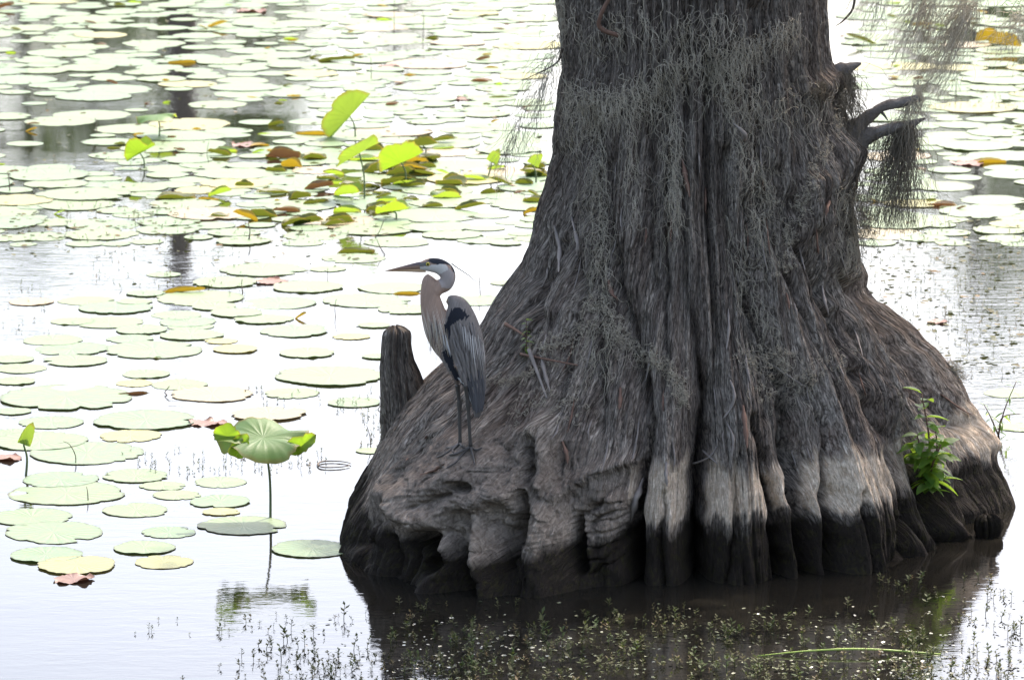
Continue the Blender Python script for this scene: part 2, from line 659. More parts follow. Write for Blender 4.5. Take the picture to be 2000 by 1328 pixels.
# --- big flutes between the buttresses (foot -> up)
for line in [
    [(1236, 1146, 12, -.16), (1230, 1060, 12, -.16), (1243, 970, 12, -.13), (1262, 890, 12, -.10), (1268, 800, 14, -.07), (1240, 700, 16, -.05), (1205, 570, 16, -.05), (1188, 470, 16, -.035), (1180, 330, 15, -.02)],
    [(1357, 1145, 13, -.20), (1360, 1050, 15, -.22), (1362, 940, 16, -.20), (1372, 860, 18, -.16), (1378, 780, 14, -.10), (1366, 700, 12, -.05), (1345, 600, 12, -.035), (1335, 450, 12, -.02)],
    [(1524, 1130, 8, -.12), (1518, 1040, 9, -.13), (1504, 955, 9, -.11), (1488, 890, 8, -.07), (1466, 810, 8, -.03)],
    [(1576, 1122, 10, -.15), (1568, 1000, 13, -.17), (1562, 900, 18, -.20), (1555, 840, 18, -.17), (1540, 770, 14, -.09), (1505, 680, 12, -.05), (1450, 560, 12, -.04), (1425, 440, 12, -.03), (1415, 300, 12, -.02)],
    [(1625, 1115, 9, -.13), (1618, 1000, 10, -.13), (1622, 920, 9, -.08), (1612, 850, 9, -.05), (1585, 760, 9, -.03)],
    [(1762, 1105, 11, -.07), (1800, 1010, 11, -.06), (1770, 915, 12, -.07), (1748, 855, 14, -.10), (1706, 785, 15, -.11), (1664, 665, 15, -.10), (1615, 570, 14, -.08), (1560, 470, 12, -.05), (1530, 340, 12, -.03)],
    [(1868, 1060, 14, -.12), (1850, 985, 18, -.14), (1822, 900, 18, -.12), (1788, 790, 15, -.09), (1752, 730, 13, -.10), (1714, 680, 13, -.12), (1686, 625, 12, -.12), (1660, 560, 12, -.10), (1645, 490, 12, -.08), (1640, 380, 14, -.06)],
    [(1930, 1025, 18, -.14), (1908, 940, 20, -.13), (1880, 870, 14, -.07), (1850, 800, 10, -.04), (1790, 700, 10, -.03)],
    [(1420, 1132, 6, -.03), (1432, 1050, 7, -.04), (1436, 960, 6, -.03), (1440, 880, 6, -.02)],
    [(1295, 1140, 6, -.03), (1292, 1050, 6, -.03), (1300, 960, 6, -.015)],
    [(1690, 1112, 7, -.04), (1680, 1040, 7, -.04), (1668, 960, 7, -.02)],
    [(1795, 1090, 7, -.05), (1770, 1010, 7, -.04), (1740, 930, 7, -.025)],
    [(1830, 1080, 6, -.04), (1800, 990, 6, -.03)],
    [(1120, 560, 14, -.03), (1105, 450, 14, -.03), (1110, 300, 14, -.02)],
    [(1020, 620, 12, -.05), (1035, 540, 12, -.05), (1062, 420, 10, -.03), (1085, 300, 10, -.02)],
    [(1270, 560, 12, -.03), (1262, 400, 12, -.03), (1270, 200, 12, -.02)],
    [(1500, 400, 14, -.03), (1490, 200, 14, -.03), (1480, 20, 14, -.03)],
    [(1575, 260, 10, -.03), (1560, 120, 10, -.03), (1555, 0, 10, -.02)],
    [(1340, 230, 12, -.03), (1345, 100, 12, -.03), (1350, 0, 12, -.03)],
    [(1170, 120, 10, -.03), (1165, 0, 10, -.03)],
    [(960, 850, 9, -.04), (1005, 720, 10, -.05), (1050, 600, 10, -.05), (1085, 480, 9, -.03)],
    [(885, 840, 8, -.04), (950, 735, 9, -.05), (1000, 650, 9, -.05), (1040, 560, 9, -.03)],
    [(1085, 800, 10, -.04), (1105, 690, 11, -.05), (1130, 560, 10, -.05), (1140, 420, 9, -.03)],
    [(1165, 840, 10, -.05), (1162, 720, 12, -.06), (1160, 600, 11, -.05), (1158, 430, 10, -.03), (1160, 250, 10, -.03)],
    [(1300, 760, 9, -.03), (1298, 640, 10, -.05), (1300, 500, 10, -.05), (1302, 340, 10, -.03), (1300, 160, 10, -.03)],
    [(1405, 760, 9, -.03), (1400, 620, 10, -.05), (1388, 460, 10, -.05), (1380, 300, 10, -.03), (1385, 120, 10, -.03)],
    [(1500, 820, 8, -.04), (1478, 660, 10, -.05), (1470, 540, 10, -.05), (1462, 400, 10, -.03)],
    [(1665, 860, 8, -.03), (1620, 720, 9, -.05), (1570, 600, 10, -.06), (1530, 500, 10, -.05), (1500, 380, 10, -.03)],
    [(1890, 830, 8, -.05), (1820, 715, 9, -.06), (1755, 625, 9, -.06), (1700, 555, 9, -.05)],
    [(1840, 800, 8, -.05), (1778, 695, 9, -.06), (1722, 610, 9, -.06), (1682, 545, 9, -.05)],
]:
    stroke([(x, y, w * 1.6, h * 1.75 - .02) for x, y, w, h in line], kind='c')
# rounded buttress crests between them
for line in [
    [(1300, 1142, 38, .05), (1300, 1000, 38, .055), (1305, 880, 36, .05), (1310, 760, 30, .03), (1285, 620, 26, .02)],
    [(1440, 1134, 52, .06), (1440, 1000, 52, .07), (1440, 880, 45, .07), (1435, 780, 36, .05), (1400, 640, 30, .02), (1380, 480, 28, .015)],
    [(1545, 1126, 22, .04), (1535, 1000, 20, .04), (1520, 930, 16, .03)],
    [(1598, 1118, 20, .04), (1592, 1000, 20, .05), (1590, 900, 18, .04), (1580, 800, 18, .03)],
    [(1690, 1112, 50, .05), (1680, 1000, 48, .06), (1660, 880, 42, .06), (1640, 780, 36, .05), (1590, 640, 30, .03), (1530, 520, 28, .02)],
    [(1745, 850, 26, .04), (1735, 770, 24, .05), (1690, 690, 22, .05), (1650, 600, 20, .04)],
    [(1890, 1045, 18, .05), (1868, 940, 18, .04), (1850, 860, 18, .03)],
    [(1940, 860, 22, .04), (1900, 780, 22, .04), (1830, 690, 20, .03), (1750, 590, 18, .03)],
    [(1230, 560, 24, .02), (1225, 400, 24, .02), (1225, 150, 24, .02)],
    [(1080, 600, 30, .03), (1130, 480, 24, .02), (1150, 300, 24, .02)],
]:
    stroke([(x, y, w, h * 1.55) for x, y, w, h in line], kind='g')
flute = D.copy()

# --- left foot: back root, knobby shelf, legs and hollows
stroke([(*z2(110, 900), 10, -.16), (*z2(170, 760), 11, -.17), (*z2(240, 600), 11, -.14), (*z2(330, 420), 11, -.11), (*z2(480, 200), 11, -.09), (*z2(610, 40), 11, -.06), (905, 700, 11, -.05)], kind='c')
stroke([(*z2(410, 540), 8, -.07), (*z2(420, 430), 8, -.06), (*z2(560, 250), 8, -.06), (*z2(650, 140), 8, -.04), (*z2(720, 20), 8, -.03)], kind='c')
stroke([(*z2(250, 820), 20, .05), (*z2(290, 600), 22, .09), (*z2(360, 470), 20, .08), (*z2(470, 320), 14, .05), (*z2(600, 160), 14, .04)])
# shelf
stroke([(*z2(470, 600), 42, .12), (*z2(600, 560), 45, .15), (*z2(800, 450), 50, .15), (*z2(1000, 480), 42, .13), (*z2(1130, 540), 26, .10)])
stroke([(*z2(470, 560), 18, .04), (*z2(480, 680), 22, .08), (*z2(590, 740), 28, .13), (*z2(690, 730), 24, .12), (*z2(780, 650), 20, .10), (*z2(950, 590), 20, .11), (*z2(1090, 570), 24, .12), (*z2(1100, 650), 18, .08)])
stroke([(*z2(560, 650), 5, -.05), (*z2(690, 590), 6, -.05), (*z2(800, 560), 6, -.04)], kind='c')
stroke([(*z2(820, 505), 9, -.12), (*z2(905, 515), 10, -.16)], kind='f')
stroke([(*z2(880, 240), 20, .08), (*z2(940, 210), 16, .06)])                      # burl by the bird's feet
stroke([(*z2(1020, 350), 26, .06)])
stroke([(*z2(760, 330), 24, .05)])
stroke([(*z2(900, 150), 16, .05), (*z2(930, 80), 12, .04)])
# hollow under the shelf
stroke([(*z2(480, 860), 14, -.10), (*z2(620, 880), 22, -.20), (*z2(650, 980), 20, -.16), (*z2(560, 1040), 12, -.10)], kind='f')
stroke([(*z2(850, 960), 16, -.22), (*z2(865, 1060), 18, -.26), (*z2(858, 1160), 12, -.20)], kind='f')
stroke([(*z2(1180, 560), 8, -.18), (*z2(1180, 680), 9, -.20), (*z2(1120, 800), 16, -.26), (*z2(1085, 900), 18, -.28), (*z2(1080, 1000), 14, -.22)], kind='f')
stroke([(*z2(1200, 440), 7, -.14), (*z2(1190, 500), 6, -.12)], kind='f')
stroke([(*z2(1000, 760), 10, -.06), (*z2(1020, 830), 10, -.10)], kind='f')
stroke([(*z2(330, 860), 10, -.10), (*z2(320, 1000), 11, -.10), (*z2(310, 1090), 10, -.08)], kind='c')
stroke([(*z2(190, 880), 7, -.05), (*z2(160, 1020), 7, -.05)], kind='c')
stroke([(*z2(460, 800), 9, -.10), (*z2(470, 980), 11, -.12), (*z2(440, 1120), 9, -.09)], kind='c')
# legs
stroke([(*z2(730, 860), 12, .09), (*z2(720, 980), 15, .14), (*z2(690, 1080), 24, .15), (*z2(650, 1180), 40, .16)])
stroke([(*z2(960, 650), 18, .10), (*z2(965, 800), 16, .17), (*z2(970, 950), 18, .19), (*z2(990, 1080), 24, .18), (*z2(1000, 1190), 34, .16)])
stroke([(*z2(840, 780), 16, .07), (*z2(850, 860), 12, .05)])
stroke([(*z2(1310, 520), 26, .08), (*z2(1320, 680), 32, .14), (*z2(1310, 860), 34, .17), (*z2(1300, 1020), 42, .17), (*z2(1310, 1190), 50, .16)])
stroke([(*z2(1290, 120), 14, .09), (*z2(1220, 210), 12, .09), (*z2(1175, 330), 13, .09), (*z2(1160, 450), 14, .08)])
stroke([(*z2(1300, 150), 14, .09), (*z2(1310, 300), 15, .10), (*z2(1300, 480), 18, .09)])
stroke([(*z2(1130, 190), 10, .05), (*z2(1090, 260), 9, .05)])
stroke([(*z2(1225, 300), 6, -.07), (*z2(1215, 400), 7, -.09)], kind='f')
stroke([(*z2(1375, 300), 8, -.08), (*z2(1370, 460), 8, -.08)], kind='c')
stroke([(*z2(1400, 560), 14, .07), (*z2(1520, 480), 16, .08), (*z2(1650, 410), 16, .09), (*z2(1800, 370), 14, .07)])
stroke([(*z2(1250, 540), 5, -.05), (*z2(1290, 600), 5, -.05)], kind='c')
# gnarled swirl right of the legs
stroke([(*z2(1640, 560), 26, .06), (*z2(1750, 620), 26, .06), (*z2(1660, 780), 24, .04)])
stroke([(*z2(1600, 960), 34, .03), (*z2(1720, 1020), 30, .04)])
stroke([(*z2(1480, 760), 12, -.10), (*z2(1470, 900), 14, -.14), (*z2(1500, 1040), 12, -.12)], kind='f')
gq = random.Random(2)
for k in range(8):
    yy = 540 + k * 62 + gq.uniform(-22, 22)
    xa, xb = 1480 + gq.uniform(0, 90), 1750 + gq.uniform(0, 90)
    pts_ = [(*z2(xa + (xb - xa) * f, yy + 95 * (1 - f) + 26 * math.sin(f * gq.uniform(4, 8) + k) + gq.uniform(-12, 12)), gq.uniform(3, 6), -gq.uniform(.015, .05)) for f in (0, .2, .4, .6, .8, 1)]
    stroke(pts_, kind='c')
stroke([(*z2(1760, 850), 12, -.12), (*z2(1830, 700), 9, -.12), (*z2(1830, 900), 14, -.16), (*z2(1820, 1080), 14, -.14)], kind='f')
# open the dark slits between the legs again
stroke([(*z2(1165, 600), 7, -.12), (*z2(1150, 720), 9, -.20), (*z2(1100, 830), 13, -.30), (*z2(1085, 930), 14, -.32), (*z2(1085, 1010), 10, -.22)], kind='f')
stroke([(*z2(845, 930), 9, -.16), (*z2(850, 1030), 12, -.26), (*z2(850, 1150), 10, -.22)], kind='f')
stroke([(*z2(560, 880), 10, -.14), (*z2(640, 900), 12, -.22), (*z2(640, 980), 12, -.22)], kind='f')
stroke([(*z2(1450, 800), 9, -.16), (*z2(1450, 920), 12, -.22), (*z2(1480, 1060), 10, -.16)], kind='f')
# burl where the dead limbs leave the stem, right side
stroke([(1640, 300, 34, .09), (1618, 360, 32, .08), (1600, 430, 28, .05)])
stroke([(1610, 170, 20, .05), (1630, 150, 16, .06)])
stroke([(1585, 350, 14, .05), (1570, 480, 14, .04), (1590, 560, 14, .02)])
stroke([(1475, 790, 40, .03), (1480, 740, 30, .035)])

# --- knob mask: gnarled smooth wood on the left foot
kx, ky = bx, by
knob = sstep(1.12, 0.60, np.hypot((kx - 985) / 270, (ky - 985) / 165)) * front
knob = knob * sstep(-0.15, 0.25, knob + 0.25 * fbm(kx * 0.02, ky * 0.02, 0, 5, 3))

# --- bark relief: stringy vertical strips that follow the flutes
s_arc = tg * 1.0
warp = 0.022 * fbm(s_arc * 3, zg * 1.1, 0, 11, 2)
tw = s_arc + warp + 0.005 * vnoise(s_arc * 18, zg * 5, 0, 12)
coarse = fbm(tw * 13, zg * 1.1, 0, 21, 3)
strip = fbm(tw * 34, zg * 1.9, 3, 22, 3)
ridg = 1 - np.abs(vnoise(tw * 52, zg * 2.6, 5, 23))
ridg2 = 1 - np.abs(vnoise(tw * 105, zg * 5.0, 9, 24))
brk = vnoise(tw * 40, zg * 16, 2, 25)
plate = np.floor((strip * 0.5 + 0.5) * 4 + 0.6 * brk) / 4
cr1 = np.exp(-(np.abs(vnoise(tw * 30, zg * 1.7, 1, 26)) / .17) ** 2)
cr2 = np.exp(-(np.abs(vnoise(tw * 62, zg * 3.4, 4, 27)) / .22) ** 2)
cr3 = np.exp(-(np.abs(vnoise(tw * 120, zg * 6.5, 6, 28)) / .28) ** 2)
thick = .55 + .45 * sstep(-.3, .5, fbm(tw * 5, zg * 1.2, 0, 29, 2))
fibh = 0.016 * coarse + 0.012 * plate + 0.006 * ridg ** 2 - thick * (0.028 * cr1 + 0.017 * cr2 + 0.008 * cr3) + .012
kn3 = fbm(surf_xyz(R)[..., 0] * 9, surf_xyz(R)[..., 1] * 9, zg * 9, 31, 2)
swx = bx + 26 * vnoise(bx * 0.018, by * 0.018, 0, 41)
swy = by + 26 * vnoise(bx * 0.018, by * 0.018, 0, 42)
swirl = 1 - np.abs(vnoise(swx * 0.05 + 0.5 * np.sin(swy * 0.03), swy * 0.05, 0, 43))
swirl2 = 1 - np.abs(vnoise(swx * 0.13, swy * 0.10, 0, 44))
kcr = np.exp(-(np.abs(vnoise(swx * 0.045, swy * 0.030, 0, 45)) / .13) ** 2)
kcr2 = np.exp(-(np.abs(vnoise(swx * 0.11, swy * 0.06, 0, 46)) / .18) ** 2)
gr_ = np.sin((swy * .55 + 38 * vnoise(bx * 0.013, by * 0.016, 0, 47)) * .55)      # grain lines that flow round the knots
knobh = 0.020 * kn3 + 0.010 * swirl ** 2 + .0035 * gr_ - .017 * kcr - .006 * kcr2 + .006
relief = fibh * (1 - 0.6 * knob) + knobh * knob
relief *= np.where(zg < 2.46, 1.0, 0.8)
Rf = R + D + relief - 0.02
Rf = np.maximum(Rf, 0.3)
TV = surf_xyz(Rf)
NV = NZ * NT_
ii = np.arange(NZ - 1)[:, None] * NT_
jj = np.arange(NT_)[None]
j2 = (jj + 1) % NT_
TF = np.stack([ii + jj, ii + j2, ii + NT_ + j2, ii + NT_ + jj], -1).reshape(-1, 4)
tree = empty('cypress_tree', (X0, Y0, 0))
tag(tree, 'massive bald cypress with fluted flaring base and grey stringy bark standing in the water', 'tree')
bpy.context.view_layer.update()
tme = mesh_from('trunk', TV.reshape(-1, 3), TF)
vfloat(tme, 'fib', (ridg * 0.6 + ridg2 * 0.4).ravel())
vfloat(tme, 'strip', (strip * 0.5 + 0.5).ravel())
vfloat(tme, 'knob', knob.ravel())
pale_m = np.where(bx > 1225, 1.0, 0.10) * sstep(-.10, -.035, flute) * (.82 + .18 * sstep(-.35, .35, fbm(bx * .012, by * .006, 0, 91, 3))) * np.where(bx > 1770, .75, 1.0)
vfloat(tme, 'pale', pale_m.ravel())
uva = tme.attributes.new('bark_uv', 'FLOAT_VECTOR', 'POINT')
uva.data.foreach_set('vector', np.stack([tw, zg, np.zeros_like(zg)], -1).astype(np.float32).ravel())
trunk = obj('trunk', tme, M['bark'], tree)
trunk['label'] = 'fluted trunk, grey above a bleached flood band and a black wet foot'

# lookup: photo pixel -> point on the bark
fx_, fy_, fd_ = project(TV)
RES = 3
buf = np.full((1328 // RES + 40, 2000 // RES + 40), -1, np.int64)
qx = ((fx_ + 30) / RES).astype(int)
qy = ((fy_ + 30) / RES).astype(int)
ok = (qx >= 0) & (qx < buf.shape[1]) & (qy >= 0) & (qy < buf.shape[0]) & (zg < 2.46) & (sinT < 0.4)
idx = np.nonzero(ok.ravel())[0]
idx = idx[np.argsort(-fd_.ravel()[idx])]
buf[qy.ravel()[idx], qx.ravel()[idx]] = idx
TVf = TV.reshape(-1, 3)


def surf(px, py, off=0.0):
    ix, iy = int((px + 30) / RES), int((py + 30) / RES)
    for rad in range(0, 14):
        a = buf[max(0, iy - rad):iy + rad + 1, max(0, ix - rad):ix + rad + 1]
        c = a[a >= 0]
        if len(c):
            i = c[np.argmin(fd_.ravel()[c])]
            p = TVf[i].copy()
            n = np.array([p[0] - X0, p[1] - Y0, 0])
            n /= np.linalg.norm(n)
            return p + n * off
    return at_y(px, py, Y0)


def trunk_r(P):
    """radius of the trunk surface at the angle and height of points P"""
    t = np.arctan2(P[:, 1] - Y0, P[:, 0] - X0) % (2 * PI)
    t = np.where(t < TH[0], t + 2 * PI, t)
    j = np.clip(np.searchsorted(TH, t), 0, NT_ - 1)
    i = np.clip(np.searchsorted(ZZ, P[:, 2]), 0, NZ - 1)
    return Rf[i, j]


# limbs and crown of the cypress (above the frame)
def limb(name, pts, rads, n=24, rough=0.18, m='bark2', sides=12, label=None, parent=tree, seed=3):
    P = smooth_path(pts, n)
    r = np.interp(np.linspace(0, 1, n), np.linspace(0, 1, len(rads)), rads)
    V, Fc = tube(P, r, sides, rough, seed)
    o = obj(name, mesh_from(name, V, Fc), M[m], parent)
    if label:
        o['label'] = label
    return o


def make_bark2():
    t = NT('limb_bark')
    v = t.coords((1, 1, 1))
    n = t.noise(v, 55, 5, 0.65, 1.5)
    n2 = t.noise(v, 9, 3)
    c = t.mix(n, (0.055, 0.045, 0.038), (0.25, 0.22, 0.19))
    c = t.mix(t.ramp(n2, [(0.5, 0), (0.7, 0.5)]), c, (0.30, 0.28, 0.26))
    return t.finish(t.principled(c, 0.92, 0.2, t.bump(n, 0.9, 0.012)).outputs[0])


M['bark2'] = make_bark2()
LIMBS = [((X0 + .3, Y0, 6.2), (2.6, 20.6, 6.9), (4.4, 20.9, 6.7), .11), ((X0 - .3, Y0, 6.8), (-1.0, 20.4, 7.6), (-2.6, 20.0, 8.0), .10),
         ((X0, Y0 - .3, 7.4), (0.6, 18.4, 8.3), (0.2, 16.6, 8.6), .10), ((X0, Y0 + .3, 7.8), (1.1, 22.0, 8.8), (1.6, 23.8, 9.3), .09),
         ((X0, Y0, 8.8), (0.8, 20.3, 11), (0.7, 20.2, 13.5), .30)]
LIMBS.append(((X0, Y0 + .2, 7.2), (2.4, 23.2, 8.2), (4.0, 26.2, 8.5), .12))  # extra limb toward the sun, added out of view to carry shading foliage
for a, b, c, r in LIMBS:
    limb('limb', [a, b, c], [r, r * .7, r * .3])


def leaf_cloud(centers, spread, n, size, seed):
    g = np.random.default_rng(seed)
    cs = np.asarray(centers, float)
    pick = g.integers(0, len(cs), n)
    P = cs[pick] + g.normal(0, 1, (n, 3)) * np.asarray(spread)
    a = g.normal(0, 1, (n, 3))
    a /= np.linalg.norm(a, axis=1)[:, None]
    b = np.cross(a, g.normal(0, 1, (n, 3)))
    b /= np.linalg.norm(b, axis=1)[:, None]
    s = size * g.uniform(.6, 1.4, (n, 1))
    V = np.stack([P - a * s, P + b * s * .28, P + a * s, P - b * s * .28], 1).reshape(-1, 3)
    Fq = np.arange(n * 4).reshape(n, 4)
    return V, Fq


cc = []
for a, b, c, r in LIMBS:
    for t in np.linspace(0.35, 1.05, 7):
        cc.append(np.array(a) * (1 - t) ** 2 + 2 * t * (1 - t) * np.array(b) + t * t * np.array(c) + rng.normal(0, .35, 3) + np.array([0, 0, .3]))
V, Fq = leaf_cloud(cc, (.42, .42, .28), 9000, .10, 5)
sc_ = [np.array([X0 + a, Y0 + b, 0]) + np.array([S.x, S.y, S.z]) * 10.5 for a in (-1.1, -.7, -.3, .1, .5, .8) for b in (-1.1, -.6, -.1)]  # unseen clumps added along the sun direction to shade the trunk base
V2, F2 = leaf_cloud(sc_, (.22, .22, .30), 5200, .11, 6)
Fq = np.vstack([Fq, F2 + len(V)])
V = np.vstack([V, V2])
me = mesh_from('crown', V, Fq, False)
vfloat(me, 'rad', np.zeros(len(V)))
vfloat(me, 'vein', np.zeros(len(V)))
cr = obj('crown', me, M['needle'], tree)
cr['label'] = 'feathery green needle foliage high on the limbs, with clumps added to shade the trunk'

# dead limbs and stubs on the right side of the stem (parts of the tree)
YL = 20.12


def pl(pts, Y=YL):
    return [at_y(x, y, Y + (q[0] if q else 0)) for x, y, *q in pts]


limb('dead_limb', pl([(1622, 330), (1660, 262), (1690, 232), (1722, 210), (1760, 200), (1797, 192)]), [.065, .040, .026, .021, .019, .015], 34, .34, label='broken upper dead limb with a blunt end')
limb('dead_limb', pl([(1615, 350), (1655, 305), (1688, 268), (1730, 254), (1775, 244), (1808, 231)]), [.10, .06, .036, .026, .020, .003], 34, .26, label='pointed lower dead limb draped with moss')
limb('dead_limb', pl([(1770, 247), (1785, 243), (1796, 240)]), [.012, .008, .001], 8, .1)
limb('dead_limb', pl([(1590, 190), (1625, 152), (1650, 136), (1682, 124)]), [.07, .05, .035, .004], 24, .3, label='short pointed stub above the two dead limbs')
limb('dead_limb', pl([(1718, 216), (1726, 224), (1734, 236)]), [.008, .006, .002], 8, .1)
p_ = [surf(1450, 270, .02), surf(1440, 255, .07), surf(1421, 234, .10)]
limb('dead_limb', p_, [.013, .009, .002], 12, .2, 'deadwood', 8, 'short pale broken twig stub')
p_ = [surf(1215, 70, .03), surf(1200, 40, .12), at_y(1212, -40, 19.55)]
limb('twig', p_, [.010, .009, .007], 16, .2, 'redtwig', 8)
# small dead twig left of the stem
p_ = [surf(1110, 95, .03), at_y(1085, 125, 20.0), at_y(1020, 158, 19.95)]
limb('twig', p_, [.006, .004, .001], 14, .2, 'dead_stem', 6)
# twig hanging in at the upper right
limb('twig', pl([(1670, -60), (1668, 10), (1650, 38), (1632, 52)], 19.6), [.006, .005, .004, .001], 14, .2, 'dead_stem', 6)


# peeling bark strips (each its own part)
def bark_strip(pts, w, m, off=.012, lift=.02):
    P = smooth_path([surf(x, y, off) for x, y in pts], 14)
    n = len(P)
    k = np.linspace(0, 1, n)
    P[:, 1] -= lift * np.sin(k * PI) ** 2 + lift * .8 * k ** 3
    wd = w * (np.sin(np.clip(k * .92 + .06, 0, 1) * PI) ** .5) * (1 + .25 * np.sin(k * 17 + w * 900))
    V, Fc = [], []
    for i in range(n):
        x, y, z = P[i]
        V += [(x - wd[i], y + .004, z), (x, y - .005, z), (x + wd[i], y + .004, z), (x, y + .012, z)]
    for i in range(n - 1):
        for q in range(4):
            Fc.append((i * 4 + q, i * 4 + (q + 1) % 4, i * 4 + 4 + (q + 1) % 4, i * 4 + 4 + q))
    obj('bark_strip', mesh_from('bark_strip', V, Fc), M[m], tree)


g_ = random.Random(4)
for pts, w, m in [([(1332, 310), (1338, 350), (1344, 382)], .010, 'redtwig'), ([(1312, 420), (1310, 448), (1308, 470)], .006, 'redtwig'),
                  ([(1088, 440), (1096, 480), (1094, 530)], .010, 'deadwood'), ([(1120, 420), (1126, 470), (1128, 500)], .008, 'deadwood'),
                  ([(1212, 755), (1214, 780), (1210, 796)], .008, 'redtwig'), ([(1452, 786), (1454, 830), (1455, 870)], .010, 'redtwig'),
                  ([(1190, 545), (1198, 570), (1206, 583)], .009, 'redtwig'), ([(1600, 560), (1605, 590), (1612, 612)], .008, 'deadwood'),
                  ([(1618, 380), (1612, 400), (1608, 420)], .008, 'redtwig'), ([(1420, 600), (1424, 640), (1418, 680)], .006, 'deadwood'),
                  ([(1060, 690), (1066, 720), (1074, 760)], .009, 'deadwood'),
                  ([(1424, 740), (1432, 770), (1424, 800)], .006, 'deadwood'), ([(1416, 820), (1428, 850), (1430, 885)], .006, 'deadwood'),
                  ([(1256, 930), (1246, 970), (1236, 1016)], .016, 'deadwood'), ([(1302, 900), (1300, 925), (1302, 945)], .008, 'deadwood'),
                  ([(838, 850), (820, 875), (800, 896)], .010, 'redtwig'), ([(870, 905), (850, 915), (825, 925)], .012, 'redtwig'),
                  ([(1830, 770), (1870, 795), (1895, 812)], .006, 'redtwig'), ([(1100, 860), (1108, 880), (1112, 900)], .008, 'redtwig')]:
    bark_strip(pts, w, m)
for k in range(46):
    x = g_.uniform(1050, 1700)
    y = g_.uniform(250, 900)
    sl = (x - 1345) / 400 * (0.15 if y < 450 else 0.5)
    L = g_.uniform(25, 75)
    if abs(x - 1345) > 240 and y < 430:
        continue
    bark_strip([(x, y), (x + sl * L * .5 + g_.uniform(-2, 2), y + L * .5), (x + sl * L, y + L)], g_.uniform(.0025, .0055),
               'deadwood' if g_.random() < .8 else 'redtwig', .006, g_.uniform(.006, .022))

# ------------------------------------------------------------------ cypress knees
def knee(name, label, prof, Y, cx_w, seed):
    """prof: (y pixel, x left, x right) rows"""
    rows = []
    for y, a, b in prof:
        pa, pb = at_y(a, y, Y), at_y(b, y, Y)
        rows.append((pa[2], (pa[0] + pb[0]) / 2, (pb[0] - pa[0]) / 2))
    rows = np.array(rows)[::-1]
    zs = np.linspace(rows[0, 0], rows[-1, 0], 90)
    cxs = np.interp(zs, rows[:, 0], rows[:, 1])
    rs = np.interp(zs, rows[:, 0], rows[:, 2])
    th = np.linspace(0, 2 * PI, 90, endpoint=False)
    T, Z = np.meshgrid(th, zs)
    rel = .016 * fbm(np.cos(T) * 9, np.sin(T) * 9, Z * 2.2, seed, 3) + .008 * (1 - np.abs(vnoise(np.cos(T) * 14, np.sin(T) * 14, Z * 4, seed + 4))) ** 2
    RR = rs[:, None] * (1 + .08 * np.sin(2 * T + 1)) + rel * np.clip(rs[:, None] / .05, 0, 1)
    V = np.stack([cxs[:, None] + RR * np.cos(T), Y + RR * np.sin(T), Z + rel * .5], -1).reshape(-1, 3)
    n, s = len(zs), len(th)
    i = np.arange(n - 1)[:, None] * s
    j = np.arange(s)[None]
    jn = (j + 1) % s
    Fq = np.stack([i + j, i + jn, i + s + jn, i + s + j], -1).reshape(-1, 4)
    Fl = [tuple(int(q) for q in f) for f in Fq] + [tuple(range((n - 1) * s, n * s))]
    me = mesh_from(name, V, Fl)
    arc = np.stack([T * .12, Z, np.zeros_like(Z)], -1)
    vfloat(me, 'strip', .5 + .5 * fbm(T.ravel() * 5, Z.ravel() * 3, 0, seed + 9, 2))
    vfloat(me, 'knob', np.full(n * s, .15))
    vfloat(me, 'pale', np.zeros(n * s))
    a = me.attributes.new('bark_uv', 'FLOAT_VECTOR', 'POINT')
    a.data.foreach_set('vector', arc.astype(np.float32).ravel())
    o = obj(name, me, M['bark'])
    return tag(o, label, 'cypress knee')


knee('cypress_knee', 'tall rounded grey cypress knee beside the heron', [(638, 768, 776), (641, 761, 787), (646, 754, 796), (655, 751, 799), (680, 749, 800), (705, 748, 803), (730, 748, 812),
     (760, 749, 820), (800, 752, 826), (850, 752, 832), (1000, 752, 845), (1060, 745, 850)], 20.28, 0, 51)
gk = ground(1930, 1046)
knee('cypress_knee', 'low dark wet knob of root at the waterline below the leafy seedling', [(1006, 1920, 1932), (1009, 1914, 1940), (1015, 1909, 1947), (1025, 1907, 1951), (1036, 1908, 1951), (1046, 1910, 1948), (1060, 1915, 1944)], float(gk[1]), 0, 61)


